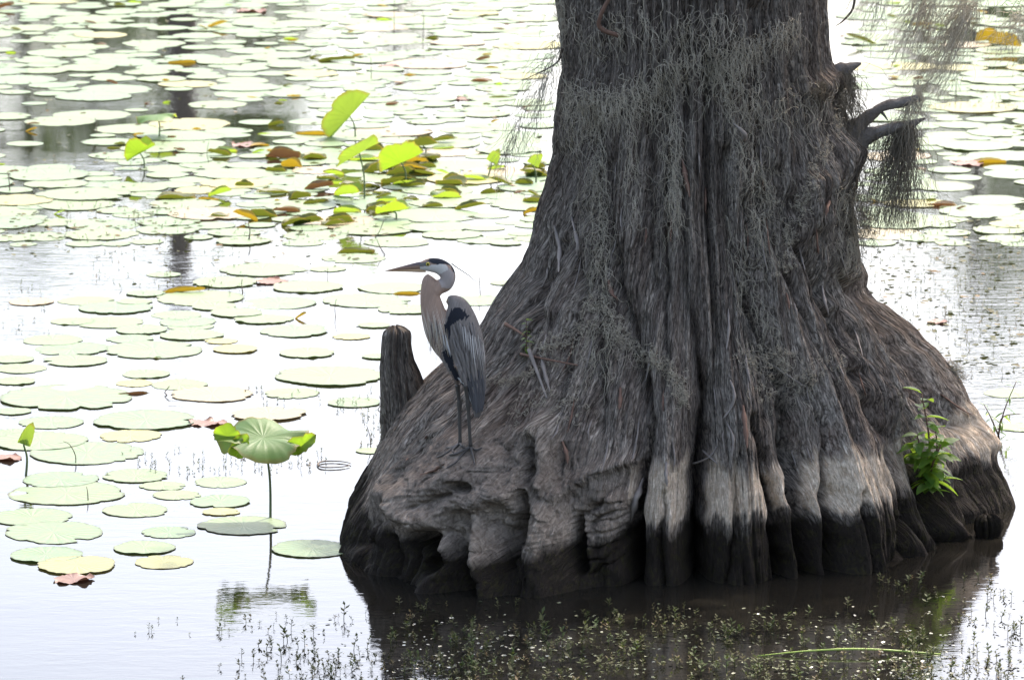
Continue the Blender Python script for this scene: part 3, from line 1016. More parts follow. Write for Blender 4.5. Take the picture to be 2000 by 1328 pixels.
# ------------------------------------------------------------------ spanish moss
def strands(starts, length, nseg=26, curl=.50, gravity=.50, rad=.00095, seed=0, hug=True, d0=None, off=(.004, .05), wind=(0, 0, 0)):
    g = np.random.default_rng(seed)
    N = len(starts)
    pos = np.asarray(starts, float).copy()
    length = np.broadcast_to(np.asarray(length, float), (N,))
    dirv = g.normal(0, 1, (N, 3)) if d0 is None else np.asarray(d0, float) + g.normal(0, .3, (N, 3))
    dirv /= np.linalg.norm(dirv, axis=1)[:, None]
    seg = (length / nseg)[:, None]
    offs = g.uniform(off[0], off[1], N)
    spin = g.normal(0, 1, (N, 3))
    out = [pos.copy()]
    down = np.array([0, 0, -1.0]) + np.asarray(wind)
    for s in range(nseg):
        spin = spin * .72 + g.normal(0, .7, (N, 3))
        dirv = dirv + curl * np.cross(spin, dirv) * .8 + gravity * down + g.normal(0, .18, (N, 3)) * curl
        dirv /= np.linalg.norm(dirv, axis=1)[:, None]
        pos = pos + dirv * seg
        if hug:
            v = pos[:, :2] - np.array([X0, Y0])
            r = np.linalg.norm(v, axis=1)
            rt = trunk_r(pos)
            lo = rt + offs * .3
            hi = rt + offs + .03
            rn = np.where(r < lo, lo, np.where(r > hi, hi * .5 + r * .5, r))
            pos[:, :2] = np.array([X0, Y0]) + v * (rn / r)[:, None]
        out.append(pos.copy())
    P = np.stack(out, 1)                      # N, n, 3
    n = nseg + 1
    tang = np.gradient(P, axis=1)
    tang /= np.linalg.norm(tang, axis=2)[..., None] + 1e-9
    ref = np.array([.35, .8, .49])
    a = np.cross(tang, ref)
    a /= np.linalg.norm(a, axis=2)[..., None] + 1e-9
    b = np.cross(tang, a)
    rr = rad * np.linspace(1.15, .5, n)[None, :, None] * g.uniform(.7, 1.3, (N, 1, 1))
    V = np.stack([P + rr * (math.cos(t) * a + math.sin(t) * b) for t in (0, 2 * PI / 3, 4 * PI / 3)], 2)   # N,n,3,3
    V = V.reshape(-1, 3)
    bi = (np.arange(N)[:, None] * n + np.arange(n - 1)[None])[..., None] * 3
    j = np.arange(3)[None, None]
    jn = (j + 1) % 3
    Fq = np.stack([bi + j, bi + jn, bi + 3 + jn, bi + 3 + j], -1).reshape(-1, 4)
    return V, Fq


def moss_from(name, label, batches, mat='moss'):
    ob = empty(name, batches[0][0][0])
    bpy.context.view_layer.update()
    for V, Fq in batches:
        obj('moss_tuft', mesh_from('moss_tuft', V, Fq), M[mat], ob)['kind'] = 'stuff'
    return tag(ob, label, 'moss', 'clumps of spanish moss hanging on and around the cypress')


def along(path, n, jit, off=(.006, .04), seed=0):
    """start points scattered along a pixel path on the bark"""
    g = np.random.default_rng(seed)
    path = np.asarray(path, float)
    t = g.uniform(0, len(path) - 1, n)
    k = np.minimum(t.astype(int), len(path) - 2)
    f = (t - k)[:, None]
    P = path[k] * (1 - f) + path[k + 1] * f
    w = P[:, 2] if path.shape[1] > 2 else np.full(n, jit)
    x = P[:, 0] + g.normal(0, 1, n) * w
    y = P[:, 1] + g.normal(0, 1, n) * jit
    S3 = np.array([surf(a, b, g.uniform(*off)) for a, b in zip(x, y)])
    ux, uy, _ = project(S3)
    keep = (np.hypot(ux - x, uy - y) < 45) & (S3[:, 2] > .55)
    return S3[keep]


def free(path, n, jx, jy, Y, yj=.05, seed=0):
    g = np.random.default_rng(seed)
    path = np.asarray(path, float)
    t = g.uniform(0, len(path) - 1, n)
    k = np.minimum(t.astype(int), len(path) - 2)
    f = (t - k)[:, None]
    P = path[k] * (1 - f) + path[k + 1] * f
    return np.array([at_y(a + g.normal(0, jx), b + g.normal(0, jy), Y + g.normal(0, yj)) for a, b in P[:, :2]])


moss_from('spanish_moss', 'thick grey curtain of moss wrapped round the stem above the fluted base', [
    strands(along([(1120, 20), (1180, 60), (1260, 20), (1330, 60), (1400, 30), (1440, 60)], 150, 22, (.02, .07), 1), .20, seed=1, off=(.02, .09)),
    strands(along([(1540, 40), (1450, 85), (1380, 125)], 200, 9, (.02, .08), 2), .18, seed=2, off=(.02, .08)),
    strands(along([(1370, 90), (1280, 150), (1200, 190), (1140, 170)], 300, 12, (.03, .09), 3), .20, seed=3, off=(.02, .09))])
moss_from('spanish_moss', 'long moss beard hanging down the left flank of the stem', [
    strands(along([(1170, 190, 7), (1175, 300, 7), (1182, 420, 6), (1180, 540, 9)], 180, 30, (.01, .06), 4), .20, seed=4, off=(.01, .06)),
    strands(along([(1120, 150, 14), (1126, 210, 12), (1136, 280, 10)], 40, 30, seed=5), .26, seed=5)])
moss_from('spanish_moss', 'swag of moss draped from the left beard across the lower buttresses', [
    strands(along([(1180, 560), (1160, 620), (1110, 665), (1055, 672)], 130, 8, (.02, .05), 6), .10, seed=6, curl=.9, gravity=.12),
    strands(along([(1180, 580), (1215, 640), (1250, 685), (1290, 700), (1325, 735), (1335, 790)], 220, 8, (.02, .05), 7), .12, seed=7, curl=.9, gravity=.15),
    strands(along([(1190, 600), (1180, 660), (1190, 720)], 70, 14, seed=8), .18, seed=8)])
moss_from('spanish_moss', 'moss beard hanging down the middle of the stem', [
    strands(along([(1310, 150, 9), (1312, 260, 8), (1318, 350, 7), (1310, 400, 7)], 130, 34, (.01, .06), 9), .20, seed=9, off=(.01, .06)),
    strands(along([(1235, 200, 9), (1240, 300, 8), (1246, 380, 6)], 40, 36, seed=10), .18, seed=10)])
moss_from('spanish_moss', 'tangled moss netting on the right flank of the stem', [
    strands(along([(1400, 120), (1440, 190), (1500, 185), (1590, 185)], 130, 22, (.02, .07), 11), .22, seed=11, off=(.02, .07)),
    strands(along([(1440, 250, 14), (1470, 310, 14), (1490, 380, 12), (1465, 450, 10)], 110, 30, (.01, .05), 12), .22, seed=12),
    strands(along([(1640, 190, 6), (1600, 280, 6), (1560, 380, 7), (1530, 450, 8), (1522, 530, 8)], 170, 8, (.03, .06), 13), .10, seed=13, curl=.9, gravity=.15),
    strands(along([(1420, 430, 9), (1440, 540, 9), (1500, 620, 9)], 50, 24, seed=14), .20, seed=14)])
moss_from('spanish_moss', 'wispy moss and dead twigs caught low on the middle buttress', [
    strands(along([(1440, 700), (1490, 690), (1530, 710)], 90, 14, (.01, .07), 15), .16, seed=15, curl=.9, gravity=.1),
    strands(along([(1480, 760), (1550, 750), (1640, 690)], 70, 16, (.01, .04), 16), .14, seed=16, curl=.9, gravity=.1)])
moss_from('spanish_moss', 'thin grey moss thread strung along the root behind the heron', [
    strands(along([(955, 745), (1000, 742), (1050, 722), (1110, 700)], 90, 5, (.01, .03), 17), .07, seed=17, curl=.9, gravity=.05),
    strands(along([(1000, 800), (1080, 770), (1150, 800)], 60, 22, (.005, .02), 18), .10, seed=18, curl=.9, gravity=.1)])
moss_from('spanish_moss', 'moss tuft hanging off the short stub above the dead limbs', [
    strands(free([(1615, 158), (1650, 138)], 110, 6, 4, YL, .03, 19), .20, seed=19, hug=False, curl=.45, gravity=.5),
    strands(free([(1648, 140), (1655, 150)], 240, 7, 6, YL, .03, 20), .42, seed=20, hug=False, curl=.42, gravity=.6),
    strands(free([(1580, 185), (1615, 165)], 90, 6, 5, YL - .25, .05, 21), .20, seed=21, hug=False, curl=.7, gravity=.2)], 'moss_shaded')
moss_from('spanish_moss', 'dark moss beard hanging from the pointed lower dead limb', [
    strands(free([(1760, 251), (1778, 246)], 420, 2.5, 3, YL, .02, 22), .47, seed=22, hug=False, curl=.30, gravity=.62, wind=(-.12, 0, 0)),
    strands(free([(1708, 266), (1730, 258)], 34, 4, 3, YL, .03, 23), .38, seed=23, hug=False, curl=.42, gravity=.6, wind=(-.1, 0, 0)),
    strands(free([(1655, 310), (1682, 285)], 90, 6, 8, YL, .04, 24), .44, seed=24, hug=False, curl=.42, gravity=.6)], 'moss_shaded')
moss_from('spanish_moss', 'sunlit moss wisp dangling between the tips of the two dead limbs', [
    strands(free([(1772, 200), (1790, 193)], 90, 3, 3, YL, .02, 25), .20, seed=25, hug=False, curl=.4, gravity=.6, wind=(-.1, 0, 0)),
    strands(free([(1790, 150), (1800, 195)], 50, 3, 3, YL, .02, 26), .12, seed=26, hug=False, curl=.4, gravity=.6)])
moss_from('spanish_moss', 'loose moss on the right flank where the stem begins to flare', [
    strands(free([(1660, 330), (1685, 400), (1690, 440)], 170, 10, 14, YL + .02, .05, 27), .20, seed=27, hug=False, curl=.6, gravity=.4),
    strands(along([(1640, 360, 14), (1650, 440, 12), (1660, 500, 8)], 110, 14, (.01, .05), 28), .18, seed=28)])
moss_from('spanish_moss', 'windblown moss tassel with two tails hanging from an overhead limb', [
    strands(free([(1800, -60), (1880, -60), (1945, -60)], 150, 12, 20, 19.5, .10, 29), .36, seed=29, hug=False, curl=.30, gravity=.6, wind=(-.50, 0, 0)),
    strands(free([(1800, -20), (1815, 20)], 110, 9, 12, 19.5, .05, 30), .30, seed=30, hug=False, curl=.28, gravity=.6, wind=(-.36, 0, 0)),
    strands(free([(1905, -10), (1875, 40)], 190, 7, 10, 19.5, .05, 31), .40, seed=31, hug=False, curl=.28, gravity=.6, wind=(-.56, 0, 0))])
moss_from('spanish_moss', 'sparse moss threads beside the green needle sprig overhead', [
    strands(free([(2000, 10), (1985, 40)], 50, 10, 8, 19.4, .05, 32), .30, seed=32, hug=False, curl=.5, gravity=.5, wind=(-.5, 0, 0)),
    strands(free([(1740, -60), (1715, -20)], 46, 4, 8, 19.5, .04, 33), .34, seed=33, hug=False, curl=.35, gravity=.5, wind=(-.55, 0, 0))])
moss_from('spanish_moss', 'thin trailing moss wisp blown away from the left side of the stem', [
    strands(free([(1096, 60), (1084, 105)], 26, 7, 10, 20.0, .05, 34), .30, seed=34, hug=False, curl=.4, gravity=.5, wind=(-.35, 0, 0)),
    strands(free([(1080, 110), (1045, 190)], 60, 5, 8, 20.0, .04, 35), .34, seed=35, hug=False, curl=.28, gravity=.6, wind=(-.34, 0, 0)),
    strands(free([(1020, 220), (985, 310)], 40, 3, 8, 20.0, .03, 36), .20, seed=36, hug=False, curl=.28, gravity=.6, wind=(-.28, 0, 0))])
moss_from('spanish_moss', 'fuzzy moss fringe at the upper left edge of the stem', [
    strands(free([(1096, -30), (1094, 60)], 90, 5, 20, 20.05, .05, 37), .10, seed=37, hug=False, curl=.7, gravity=.3)])
moss_from('spanish_moss', 'sunlit lichen fuzz on the outer edge of the right buttress', [
    strands(along([(1868, 690), (1885, 725), (1905, 765)], 240, 5, (.0, .03), 38), .06, 10, seed=38, hug=False, curl=.5, gravity=-.05, rad=.0008)])


# ------------------------------------------------------------------ lotus leaves
def leaf_mesh(name, R=1.0, beta=PI / 2, seed=0, wav=.03, bites=3, rings=9, spokes=56, dish=.0, droop=0.0, ruffle=0.0, elong=1.0, rimlift=0.0, tear=False):
    """round lotus leaf folded along x with half opening angle beta (pi/2 is flat); unit radius scaled by R"""
    g = np.random.default_rng(seed)
    th = np.linspace(0, 2 * PI, spokes, endpoint=False)
    out = 1 + wav * (np.sin(2 * th + g.uniform(0, 6)) * .8 + np.sin(3 * th + g.uniform(0, 6)) * .6 + np.sin(5 * th + g.uniform(0, 6)) * .4)
    out = out + g.normal(0, wav * .22, spokes)
    for _ in range(bites):
        c = g.uniform(0, 2 * PI)
        d = np.abs((th - c + PI) % (2 * PI) - PI)
        out -= g.uniform(.03, .13) * np.exp(-(d / g.uniform(.05, .11)) ** 2)
    if tear:
        c = g.uniform(0, 2 * PI)
        d = np.abs((th - c + PI) % (2 * PI) - PI)
        out -= g.uniform(.25, .5) * np.clip(1 - d / g.uniform(.10, .2), 0, 1)
    V, rad, vein = [], [], []
    flaps = [(g.uniform(0, 2 * PI), g.uniform(.10, .20), g.uniform(.05, .13)) for _ in range(3)]
    ph = g.uniform(0, 6)
    for i in range(rings + 1):
        f = (i / rings) ** .8
        for j in range(spokes):
            rr = f * out[j]
            x, v = rr * math.cos(th[j]) * elong, rr * math.sin(th[j])
            # fold: v runs away from the crease
            s = 1 if v >= 0 else -1
            av = abs(v)
            sm = av / (av + .08)
            b = PI / 2 + (beta - PI / 2) * sm
            yy, zz = s * av * math.sin(b), av * math.cos(b)
            zz += dish * f * f - droop * max(0, f - .45) ** 2
            zz += ruffle * f ** 3 * math.sin(5 * th[j] + ph + 1.5 * math.sin(2 * th[j]))
            zz += .006 * math.sin(3 * th[j] + ph) * f
            if rimlift:
                for c, w_, h_ in flaps:
                    d = abs((th[j] - c + PI) % (2 * PI) - PI)
                    zz += rimlift * h_ * 3 * math.exp(-(d / w_) ** 2) * max(0, (f - .86) / .14) ** 1.2
                if f > .94:
                    zz += rimlift * .05 * (1 + math.sin(17 * th[j] + 3 * ph))
            V.append((x * R, yy * R, zz * R))
            rad.append(f)
            vein.append((.5 + .5 * math.cos(21 * th[j])) ** 6)
    Fc = []
    for i in range(rings):
        for j in range(spokes):
            a, b = i * spokes + j, i * spokes + (j + 1) % spokes
            if i == 0:
                Fc.append((a, b + spokes, a + spokes))
            else:
                Fc.append((a, b, b + spokes, a + spokes))
    me = mesh_from(name, V, Fc)
    vfloat(me, 'rad', rad)
    vfloat(me, 'vein', vein)
    return me


PADM = {}
for kind in ('pad', 'pad_yellow', 'pad_pink', 'pad_dead'):
    PADM[kind] = []
    for s in range(9):
        if kind == 'pad_dead':
            me = leaf_mesh('lotus_pad_shape', 1, PI / 2 - .05, 900 + s, .07, 8, 7, 48, ruffle=.06, rimlift=.4)
        else:
            me = leaf_mesh('lotus_pad_shape', 1, PI / 2 - .01, 100 + s * 7, .024 + .012 * (s % 2), 3 + s, 8, 64, tear=s % 3 == 1, dish=.003, ruffle=.003, rimlift=.05 if s % 3 else .17)
        me.materials.append(M[kind])
        PADM[kind].append(me)

PADS = []      # (x, y, radius m) of every pad, to keep the scatter apart
N_IND = [0]
PLAB = {
    'pad': ('flat round pale green lotus pad floating on the lake', 'pale green lotus pads'),
    'pad_yellow': ('yellowed lotus pad floating flat among the green pads', 'yellowed lotus pads'),
    'pad_pink': ('faded pinkish cream lotus pad floating among green pads', 'faded lotus pads'),
    'pad_dead': ('withered reddish brown lotus pad lying on the water', 'withered brown lotus pads')}


def zone(px, py):
    if px > 1640:
        if py < 200:
            return 'beyond the moss tassel'
        if py < 440:
            return 'behind the dead limbs'
        return 'beyond the right buttress'
    if py > 900:
        return 'around the tall green leaf'
    if py > 780:
        return 'near the crumpled brown pad'
    if py > 640:
        return 'level with the cypress knee'
    if py > 480:
        return 'between the knee and the curled leaf patch' if px > 330 else 'in the open lake across from the knee'
    if py > 245:
        return 'in the curled leaf patch' if px > 430 else 'around the twisted lime leaf'
    if py > 120:
        return 'behind the torn fan leaf' if px > 500 else 'before the open strip of water'
    return 'on the far side of the bed' if px > 500 else 'beyond the open strip of water'


def padlabel(kind, r, px, py):
    size = 'small' if r < .19 else ('medium' if r < .25 else 'broad')
    look = {'pad': 'pale green lotus pad', 'pad_yellow': 'yellowed lotus pad', 'pad_pink': 'faded pinkish lotus pad', 'pad_dead': 'withered brown lotus pad'}[kind]
    return '%s %s floating %s' % (size, look, zone(px, py))


def pad(px, py, w, kind='pad', label=None, asp=None):
    g = ground(px, py)
    r = w / 2 / ppm(g[1])
    o = bpy.data.objects.new('lotus_pad', random.choice(PADM[kind]))
    COL.objects.link(o)
    o.location = (g[0], g[1], .0015 + .005 * random.random() ** 2)
    o.rotation_euler = (random.gauss(0, .005), random.gauss(0, .005), random.uniform(0, 2 * PI))
    sc = r / 1.02
    o.scale = (sc, sc * random.uniform(.94, 1.0), sc * (.45 if kind != 'pad_dead' else 1))
    l, gr = PLAB[kind]
    tag(o, label or padlabel(kind, r, px, py), 'lotus pad', gr)
    PADS.append((g[0], g[1], r))
    N_IND[0] += 1
    return o


NEAR = """150 1105 166 y|90 1085 147|320 1098 122 y|282 1070 127|330 1040 110|475 1027 180|610 1072 166|105 1040 208|62 1010 162|265 997 135|430 980 122|
432 1000 76 y|130 963 236|265 930 135|118 937 155|318 949 92|345 967 97|430 942 107|170 885 232|78 862 196|255 852 130 y|285 822 208|100 826 132|
25 846 96|525 810 154 p|415 771 168 p|130 776 280|26 804 74|570 769 112|692 787 106|645 735 224|350 752 116|262 749 76 y|285 731 98|30 745 84|40 720 110|
148 705 128|22 702 94|140 682 152|103 665 122|300 684 200|460 683 92 y|600 690 115|575 647 145|255 663 96|373 655 130|432 667 66 y|686 658 76 y|737 697 64|
730 636 70|372 638 92|276 645 108|212 630 142|365 629 120|345 616 104|142 628 90|462 612 106|226 602 148|390 583 186|285 574 82|262 590 72|170 588 114|
60 590 96 p|420 600 90|545 593 150|715 588 176|515 624 120|600 562 140|440 553 130|512 527 176|640 526 76|320 537 70|690 505 130|765 563 140|
985 553 60|722 881 58|45 478 56|226 477 62|286 473 72|82 463 112|20 466 90|930 588 120|1975 768 110|1990 835 90|795 605 120"""
for it in NEAR.replace('\n', '').split('|'):
    q = it.split()
    k = {'y': 'pad_yellow', 'p': 'pad_pink'}.get(q[3] if len(q) > 3 else '', 'pad')
    lab = None
    if (q[0], q[1]) == ('475', '1027'):
        lab = 'lotus pad lying in the shadow of the tall leaf above it'
    if (q[0], q[1]) == ('610', '1072'):
        lab = 'lotus pad touching the cypress foot, half in its shadow'
    pad(float(q[0]), float(q[1]), float(q[2]), k, lab)
for x, y, w, lab in [(143, 1132, 82, 'crumpled reddish brown pad touching a yellow pad on open water'), (405, 827, 76, 'withered brown pad beside the tall green leaf'),
                     (10, 895, 70, None), (530, 552, 64, None), (490, 24, 66, None), (485, 284, 66, None), (905, 195, 40, None), (760, 130, 44, None), (1890, 320, 70, None), (1830, 630, 44, None)]:
    pad(x, y, w, 'pad_dead', lab)


# scatter the rest of the bed
def open_water(px, py):
    """photo areas where the water lies open"""
    n = 14 * math.sin(px * .013) + 9 * math.sin(px * .041 + 1)
    if px < 640 and 182 + n * .6 < py < 258 + n:
        return True
    if px < 200 and 258 <= py < 315 + n:
        return True
    if px < 120 and 86 < py < 112:
        return True
    if px > 1700 and py > 520 + n:
        return True
    if 1840 < px and 352 + n * .5 < py < 398 + n:
        return True
    if 780 < px < 870 and 48 < py < 122 + n * .4:
        return True
    if 200 < px < 300 and 60 < py < 90:
        return True
    if py > 478 + n * .5:
        return True
    if 1640 < px < 1760 and 150 < py < 230:
        return True
    return False


cand = []
gs = random.Random(21)
for tries in range(18000):
    d = gs.uniform(25.0, 58.0)
    half = d * (1000 / FPX) * 1.35
    x = gs.uniform(-half, half)
    px, py, _ = project((x, d, 0))
    r = gs.choice([.10, .13, .16, .19, .22, .25, .29]) * gs.uniform(.85, 1.1)
    if py > 0 and open_water(px, py) and (py > 330 or gs.random() < .96):
        continue
    if py > -20 and 1060 < px < 1680 and py < 1000:
        continue
    if math.hypot(x - X0, d - Y0) < 2.4:
        continue
    bad = False
    for (a, b, c) in PADS:
        if abs(b - d) < 1.0 and abs(a - x) < 1.0:
            if math.hypot(a - x, b - d) < (c + r) * .72:
                bad = True
                break
    if bad:
        continue
    PADS.append((x, d, r))
    cand.append((x, d, r, px, py))
vis = [c for c in cand if -40 < c[3] < 2040 and -10 < c[4] < 700]
vis.sort(key=lambda c: -c[2] / c[1])
IND_SC = vis[:max(0, 296 - N_IND[0])]
ind_set = set(id(c) for c in IND_SC)
rest = [c for c in cand if id(c) not in ind_set]
for (x, d, r, px, py) in IND_SC:
    kind = gs.choices(['pad', 'pad_yellow', 'pad_pink'], [.84, .08, .08])[0]
    o = bpy.data.objects.new('lotus_pad', gs.choice(PADM[kind]))
    COL.objects.link(o)
    o.location = (x, d, .0015 + .005 * gs.random() ** 2)
    o.rotation_euler = (gs.gauss(0, .006), gs.gauss(0, .006), gs.uniform(0, 6.28))
    o.scale = (r, r * gs.uniform(.9, 1), r * .4)
    l, gr = PLAB[kind]
    tag(o, padlabel(kind, r, px, py), 'lotus pad', gr)
low = [leaf_mesh('low', 1, PI / 2 - .01, 300 + s, .03, 2, 3, 26, dish=.002, ruffle=.003, rimlift=.05) for s in range(5)]
Vs, Fs, RD, VN, off = [], [], [], [], 0
for (x, d, r, px, py) in rest:
    me = gs.choice(low)
    n = len(me.vertices)
    co = np.empty(n * 3, np.float32)
    me.vertices.foreach_get('co', co)
    co = co.reshape(-1, 3) * np.array([r, r, r * .4])
    a = gs.uniform(0, 6.28)
    R2 = np.array([[math.cos(a), -math.sin(a), 0], [math.sin(a), math.cos(a), 0], [0, 0, 1]])
    Vs.append(co @ R2.T + np.array([x, d, .0015 + .005 * gs.random() ** 2]))
    Fs += [tuple(v + off for v in p.vertices) for p in me.polygons]
    ra = np.empty(n, np.float32)
    me.attributes['rad'].data.foreach_get('value', ra)
    RD.append(ra)
    off += n
me = mesh_from('lotus_pads_far', np.vstack(Vs), Fs)
vfloat(me, 'rad', np.concatenate(RD))
vfloat(me, 'vein', np.zeros(off))
tag(obj('lotus_pad_bed', me, M['pad']), 'far bed of small pale lotus pads covering the lake', 'lotus pads', None, 'stuff')
for me in low:
    bpy.data.meshes.remove(me)


# ------------------------------------------------------------------ raised and curled lotus leaves
def frame(e1, e2):
    e1 = Vector(e1).normalized()
    e3 = e1.cross(Vector(e2)).normalized()
    e2 = e3.cross(e1).normalized()
    return Matrix((e1, e3, e2)).transposed()      # x -> crease, y -> across, z -> opening direction


def raised_leaf(label, cpx, cpy, base_px, rad_px, ang, mat, beta=.6, seed=1, yaw=0.0, wav=.06, ruffle=.05, bites=4, group='lotus leaves raised on stems', droop=0.0, elong=1.0, name='lotus_leaf', bend=.03):
    """leaf on a stem: base_px is where the stem enters the water; ang is the opening direction in the picture"""
    b = ground(*base_px)
    Y = b[1]
    c = at_y(cpx, cpy, Y)
    R_ = rad_px / ppm(Y)
    root = empty(name, b)
    tag(root, label, 'lotus leaf', group)
    bpy.context.view_layer.update()
    a = math.radians(ang)
    e2 = Vector((math.cos(a), 0, math.sin(a)))
    e1 = Vector((math.sin(a), 0, -math.cos(a)))
    e2 = Vector((e2.x, math.sin(yaw), e2.z))
    Mx = frame(e1, e2)
    me = leaf_mesh('leaf_blade', R_, beta, seed, wav, bites, 10, 60, ruffle=ruffle, droop=droop, elong=elong)
    me.transform(Mx.to_4x4())
    me.transform(Matrix.Translation(Vector(c)))
    obj('leaf_blade', me, M[mat], root)
    pts = [b + np.array([0, 0, -.05]), b * .5 + c * .5 + np.array([bend * .4, 0.01, 0]), c]
    V, Fc = tube(smooth_path(pts, 12), np.linspace(.0062, .0042, 12), 7, .05)
    obj('stem', mesh_from('stem', V, Fc), M['stem'], root)
    return root


raised_leaf('broad green lotus leaf standing tall over open water with lime flaps', 514, 854, (528, 1012), 86, 90, 'leaf', 1.45, 11, -.26, .09, .16, 9, droop=.55)
big = bpy.data.objects['lotus_leaf']
for k, (x, y, w, ang, sd) in enumerate([(592, 868, 24, 40, 3), (444, 852, 24, 175, 4), (470, 872, 22, 250, 5)]):
    Yb = big.location.y - .06
    c = at_y(x, y, Yb)
    me = leaf_mesh('leaf_flap', w / ppm(Yb), .9, sd, .14, 5, 5, 36, ruffle=.16, elong=1.3)
    a = math.radians(ang)
    me.transform(frame(Vector((math.cos(a), -.2, math.sin(a))), Vector((.1, -.9, .6))).to_4x4())
    me.transform(Matrix.Translation(Vector(c)))
    obj('leaf_flap', me, M['leaf_lime'], big)
raised_leaf('tall fan shaped lotus leaf, torn on its upper edge', 684, 228, (694, 268), 56, 138, 'leaf', .62, 12, .25, .06, .05, 7)
raised_leaf('half folded lotus leaf with jagged edge on a long straight stem', 702, 300, (712, 388), 52, 122, 'leaf', 1.15, 13, .15, .09, .08, 9)
raised_leaf('bright lime folded lotus leaf beside the jagged one', 784, 318, (793, 362), 52, 112, 'leaf_lime', .75, 14, .2, .10, .06, 4)
raised_leaf('small drooping lotus leaf over the reflection of a distant trunk', 306, 224, (310, 268), 42, 95, 'leaf', 1.75, 15, .0, .08, .12, 5, droop=.4)
raised_leaf('small twisted lime lotus leaf folded on a short stem', 274, 300, (281, 330), 32, 118, 'leaf_lime', .45, 16, .1, .12, .12, 5)
raised_leaf('rolled young lotus leaf leaning over the brown pad', 46, 868, (48, 928), 44, 66, 'leaf', .12, 17, .1, .08, .05, 4, elong=.32)
raised_leaf('narrow green leaf standing edge on near the cypress', 1040, 322, (1046, 358), 30, 55, 'leaf', .30, 18, .1, .08, .05, 3, elong=.4)
raised_leaf('narrow green leaf leaning by the trailing moss wisp', 960, 318, (948, 345), 30, 62, 'leaf', .25, 19, .1, .08, .05, 3, elong=.4)
raised_leaf('yellow green folded leaf low among the curled ones', 768, 412, (772, 428), 34, 95, 'leaf_lime', .9, 20, .1, .12, .10, 6)
raised_leaf('grey green leaf pair standing behind the lime leaf', 826, 285, (830, 300), 28, 95, 'leaf_olive', .7, 22, .1, .12, .12, 3)
raised_leaf('tilted yellow leaf rising beyond the moss tassel', 1930, 78, (1932, 84), 26, 100, 'leaf_yellow', .5, 23, .1, .1, .08, 3)
raised_leaf('brown and yellow leaf standing beside the tilted yellow one', 1962, 88, (1964, 96), 30, 80, 'leaf_yellow', .35, 24, .1, .1, .08, 5)


def curled(label, px, py, w, mat, tilt=0.0, beta=.5, elong=1.2, seed=0, group='curled lotus leaves on the water', lift=.02, roll=0.0, thick=.5):
    g = ground(px, py)
    R_ = w / 2 / ppm(g[1]) / elong
    me = leaf_mesh('curled_lotus_leaf', R_, beta, seed, .08, 4, 7, 40, ruffle=.09, elong=elong)
    e1 = Vector((math.cos(tilt), .25 * math.sin(seed * 1.7), math.sin(tilt)))
    e2 = Vector((-math.sin(tilt), math.sin(roll), math.cos(roll) * math.cos(tilt)))
    me.transform(frame(e1, e2).to_4x4() @ Matrix.Diagonal((1, 1, thick, 1)))
    o = obj('curled_lotus_leaf', me, M[mat])
    zmin = min(v.co.z for v in me.vertices)
    o.location = (g[0], g[1], -zmin * .9 - .004)
    return tag(o, label, 'lotus leaf', group)


for a in [('rolled bright yellow leaf lying on a broad pad', 358, 571, 92, 'leaf_yellow', .06, .12, 2.6, 31), ('plump yellow rolled leaf below the torn fan leaf', 612, 264, 70, 'leaf_yellow', .02, .35, 1.9, 32),
          ('long yellow green rolled leaf floating far out', 656, 120, 78, 'leaf_olive', .10, .15, 2.6, 33), ('yellow rolled leaf with a brown stalk end', 357, 123, 60, 'leaf_yellow', 0, .2, 2.4, 34),
          ('olive heap of curled leaf reflected in water', 342, 388, 76, 'leaf_olive', 0, .75, 1.2, 35), ('orange yellow scrap of leaf beside olive heap', 405, 390, 46, 'leaf_yellow', 0, .4, 1.8, 36),
          ('yellow strip of leaf beside the heron\'s neck', 795, 574, 60, 'leaf_yellow', 0, .2, 2.6, 37), ('olive strip of leaf on a pale pad', 694, 493, 76, 'leaf_olive', 0, .4, 1.9, 38),
          ('small yellow curled tip on a pad edge', 588, 622, 26, 'leaf_yellow', .5, .4, 1.2, 39), ('tiny olive curled shoot at a pad edge', 307, 700, 20, 'leaf_olive', 0, .6, 1.0, 40),
          ('long green leaf blade lying right of the stem', 1682, 88, 70, 'leaf_olive', -.35, .25, 2.4, 41), ('yellow green and pink folded leaf on right hand pads', 1935, 318, 70, 'leaf_yellow', 0, .5, 1.6, 42),
          ('brown edged curled leaf on right hand pads', 1842, 402, 60, 'leaf_dead', 0, .6, 1.5, 43), ('lime scrap of leaf near the bed\'s far side', 750, 40, 34, 'leaf_lime', 0, .8, 1.0, 44),
          ('small lime curled leaf far out beside dark water', 567, 78, 34, 'leaf_lime', 0, .8, 1.0, 45), ('cream and yellow curled leaf far out', 425, 54, 46, 'leaf_yellow', .3, .8, 1.2, 46),
          ('pale curled leaf with brown edge in the far bed', 940, 160, 46, 'leaf_dead', 0, .8, 1.1, 47), ('green strip of leaf in the far bed', 976, 192, 50, 'leaf_olive', 0, .25, 2.2, 48),
          ('dark twig like dead leaf stretching off a big pad', 262, 769, 60, 'leaf_dead', 0, .15, 2.6, 49), ('green boat shaped leaf with pale side', 438, 296, 60, 'leaf', 0, .6, 1.5, 50),
          ('yellow leaf behind the moss tassel', 1800, 50, 44, 'leaf_yellow', 0, .6, 1.3, 52), ('dark green folded leaf beyond the moss tassel', 1742, 8, 34, 'leaf', 0, .9, 1.0, 53),
          ('lime leaf standing at the far edge of the bed', 262, 6, 28, 'leaf_lime', 0, .7, 1.0, 54), ('brown and cream leaf at the far edge of the bed', 10, 18, 44, 'leaf_dead', .3, .7, 1.1, 55)]:
    curled(*a)
gc = random.Random(5)
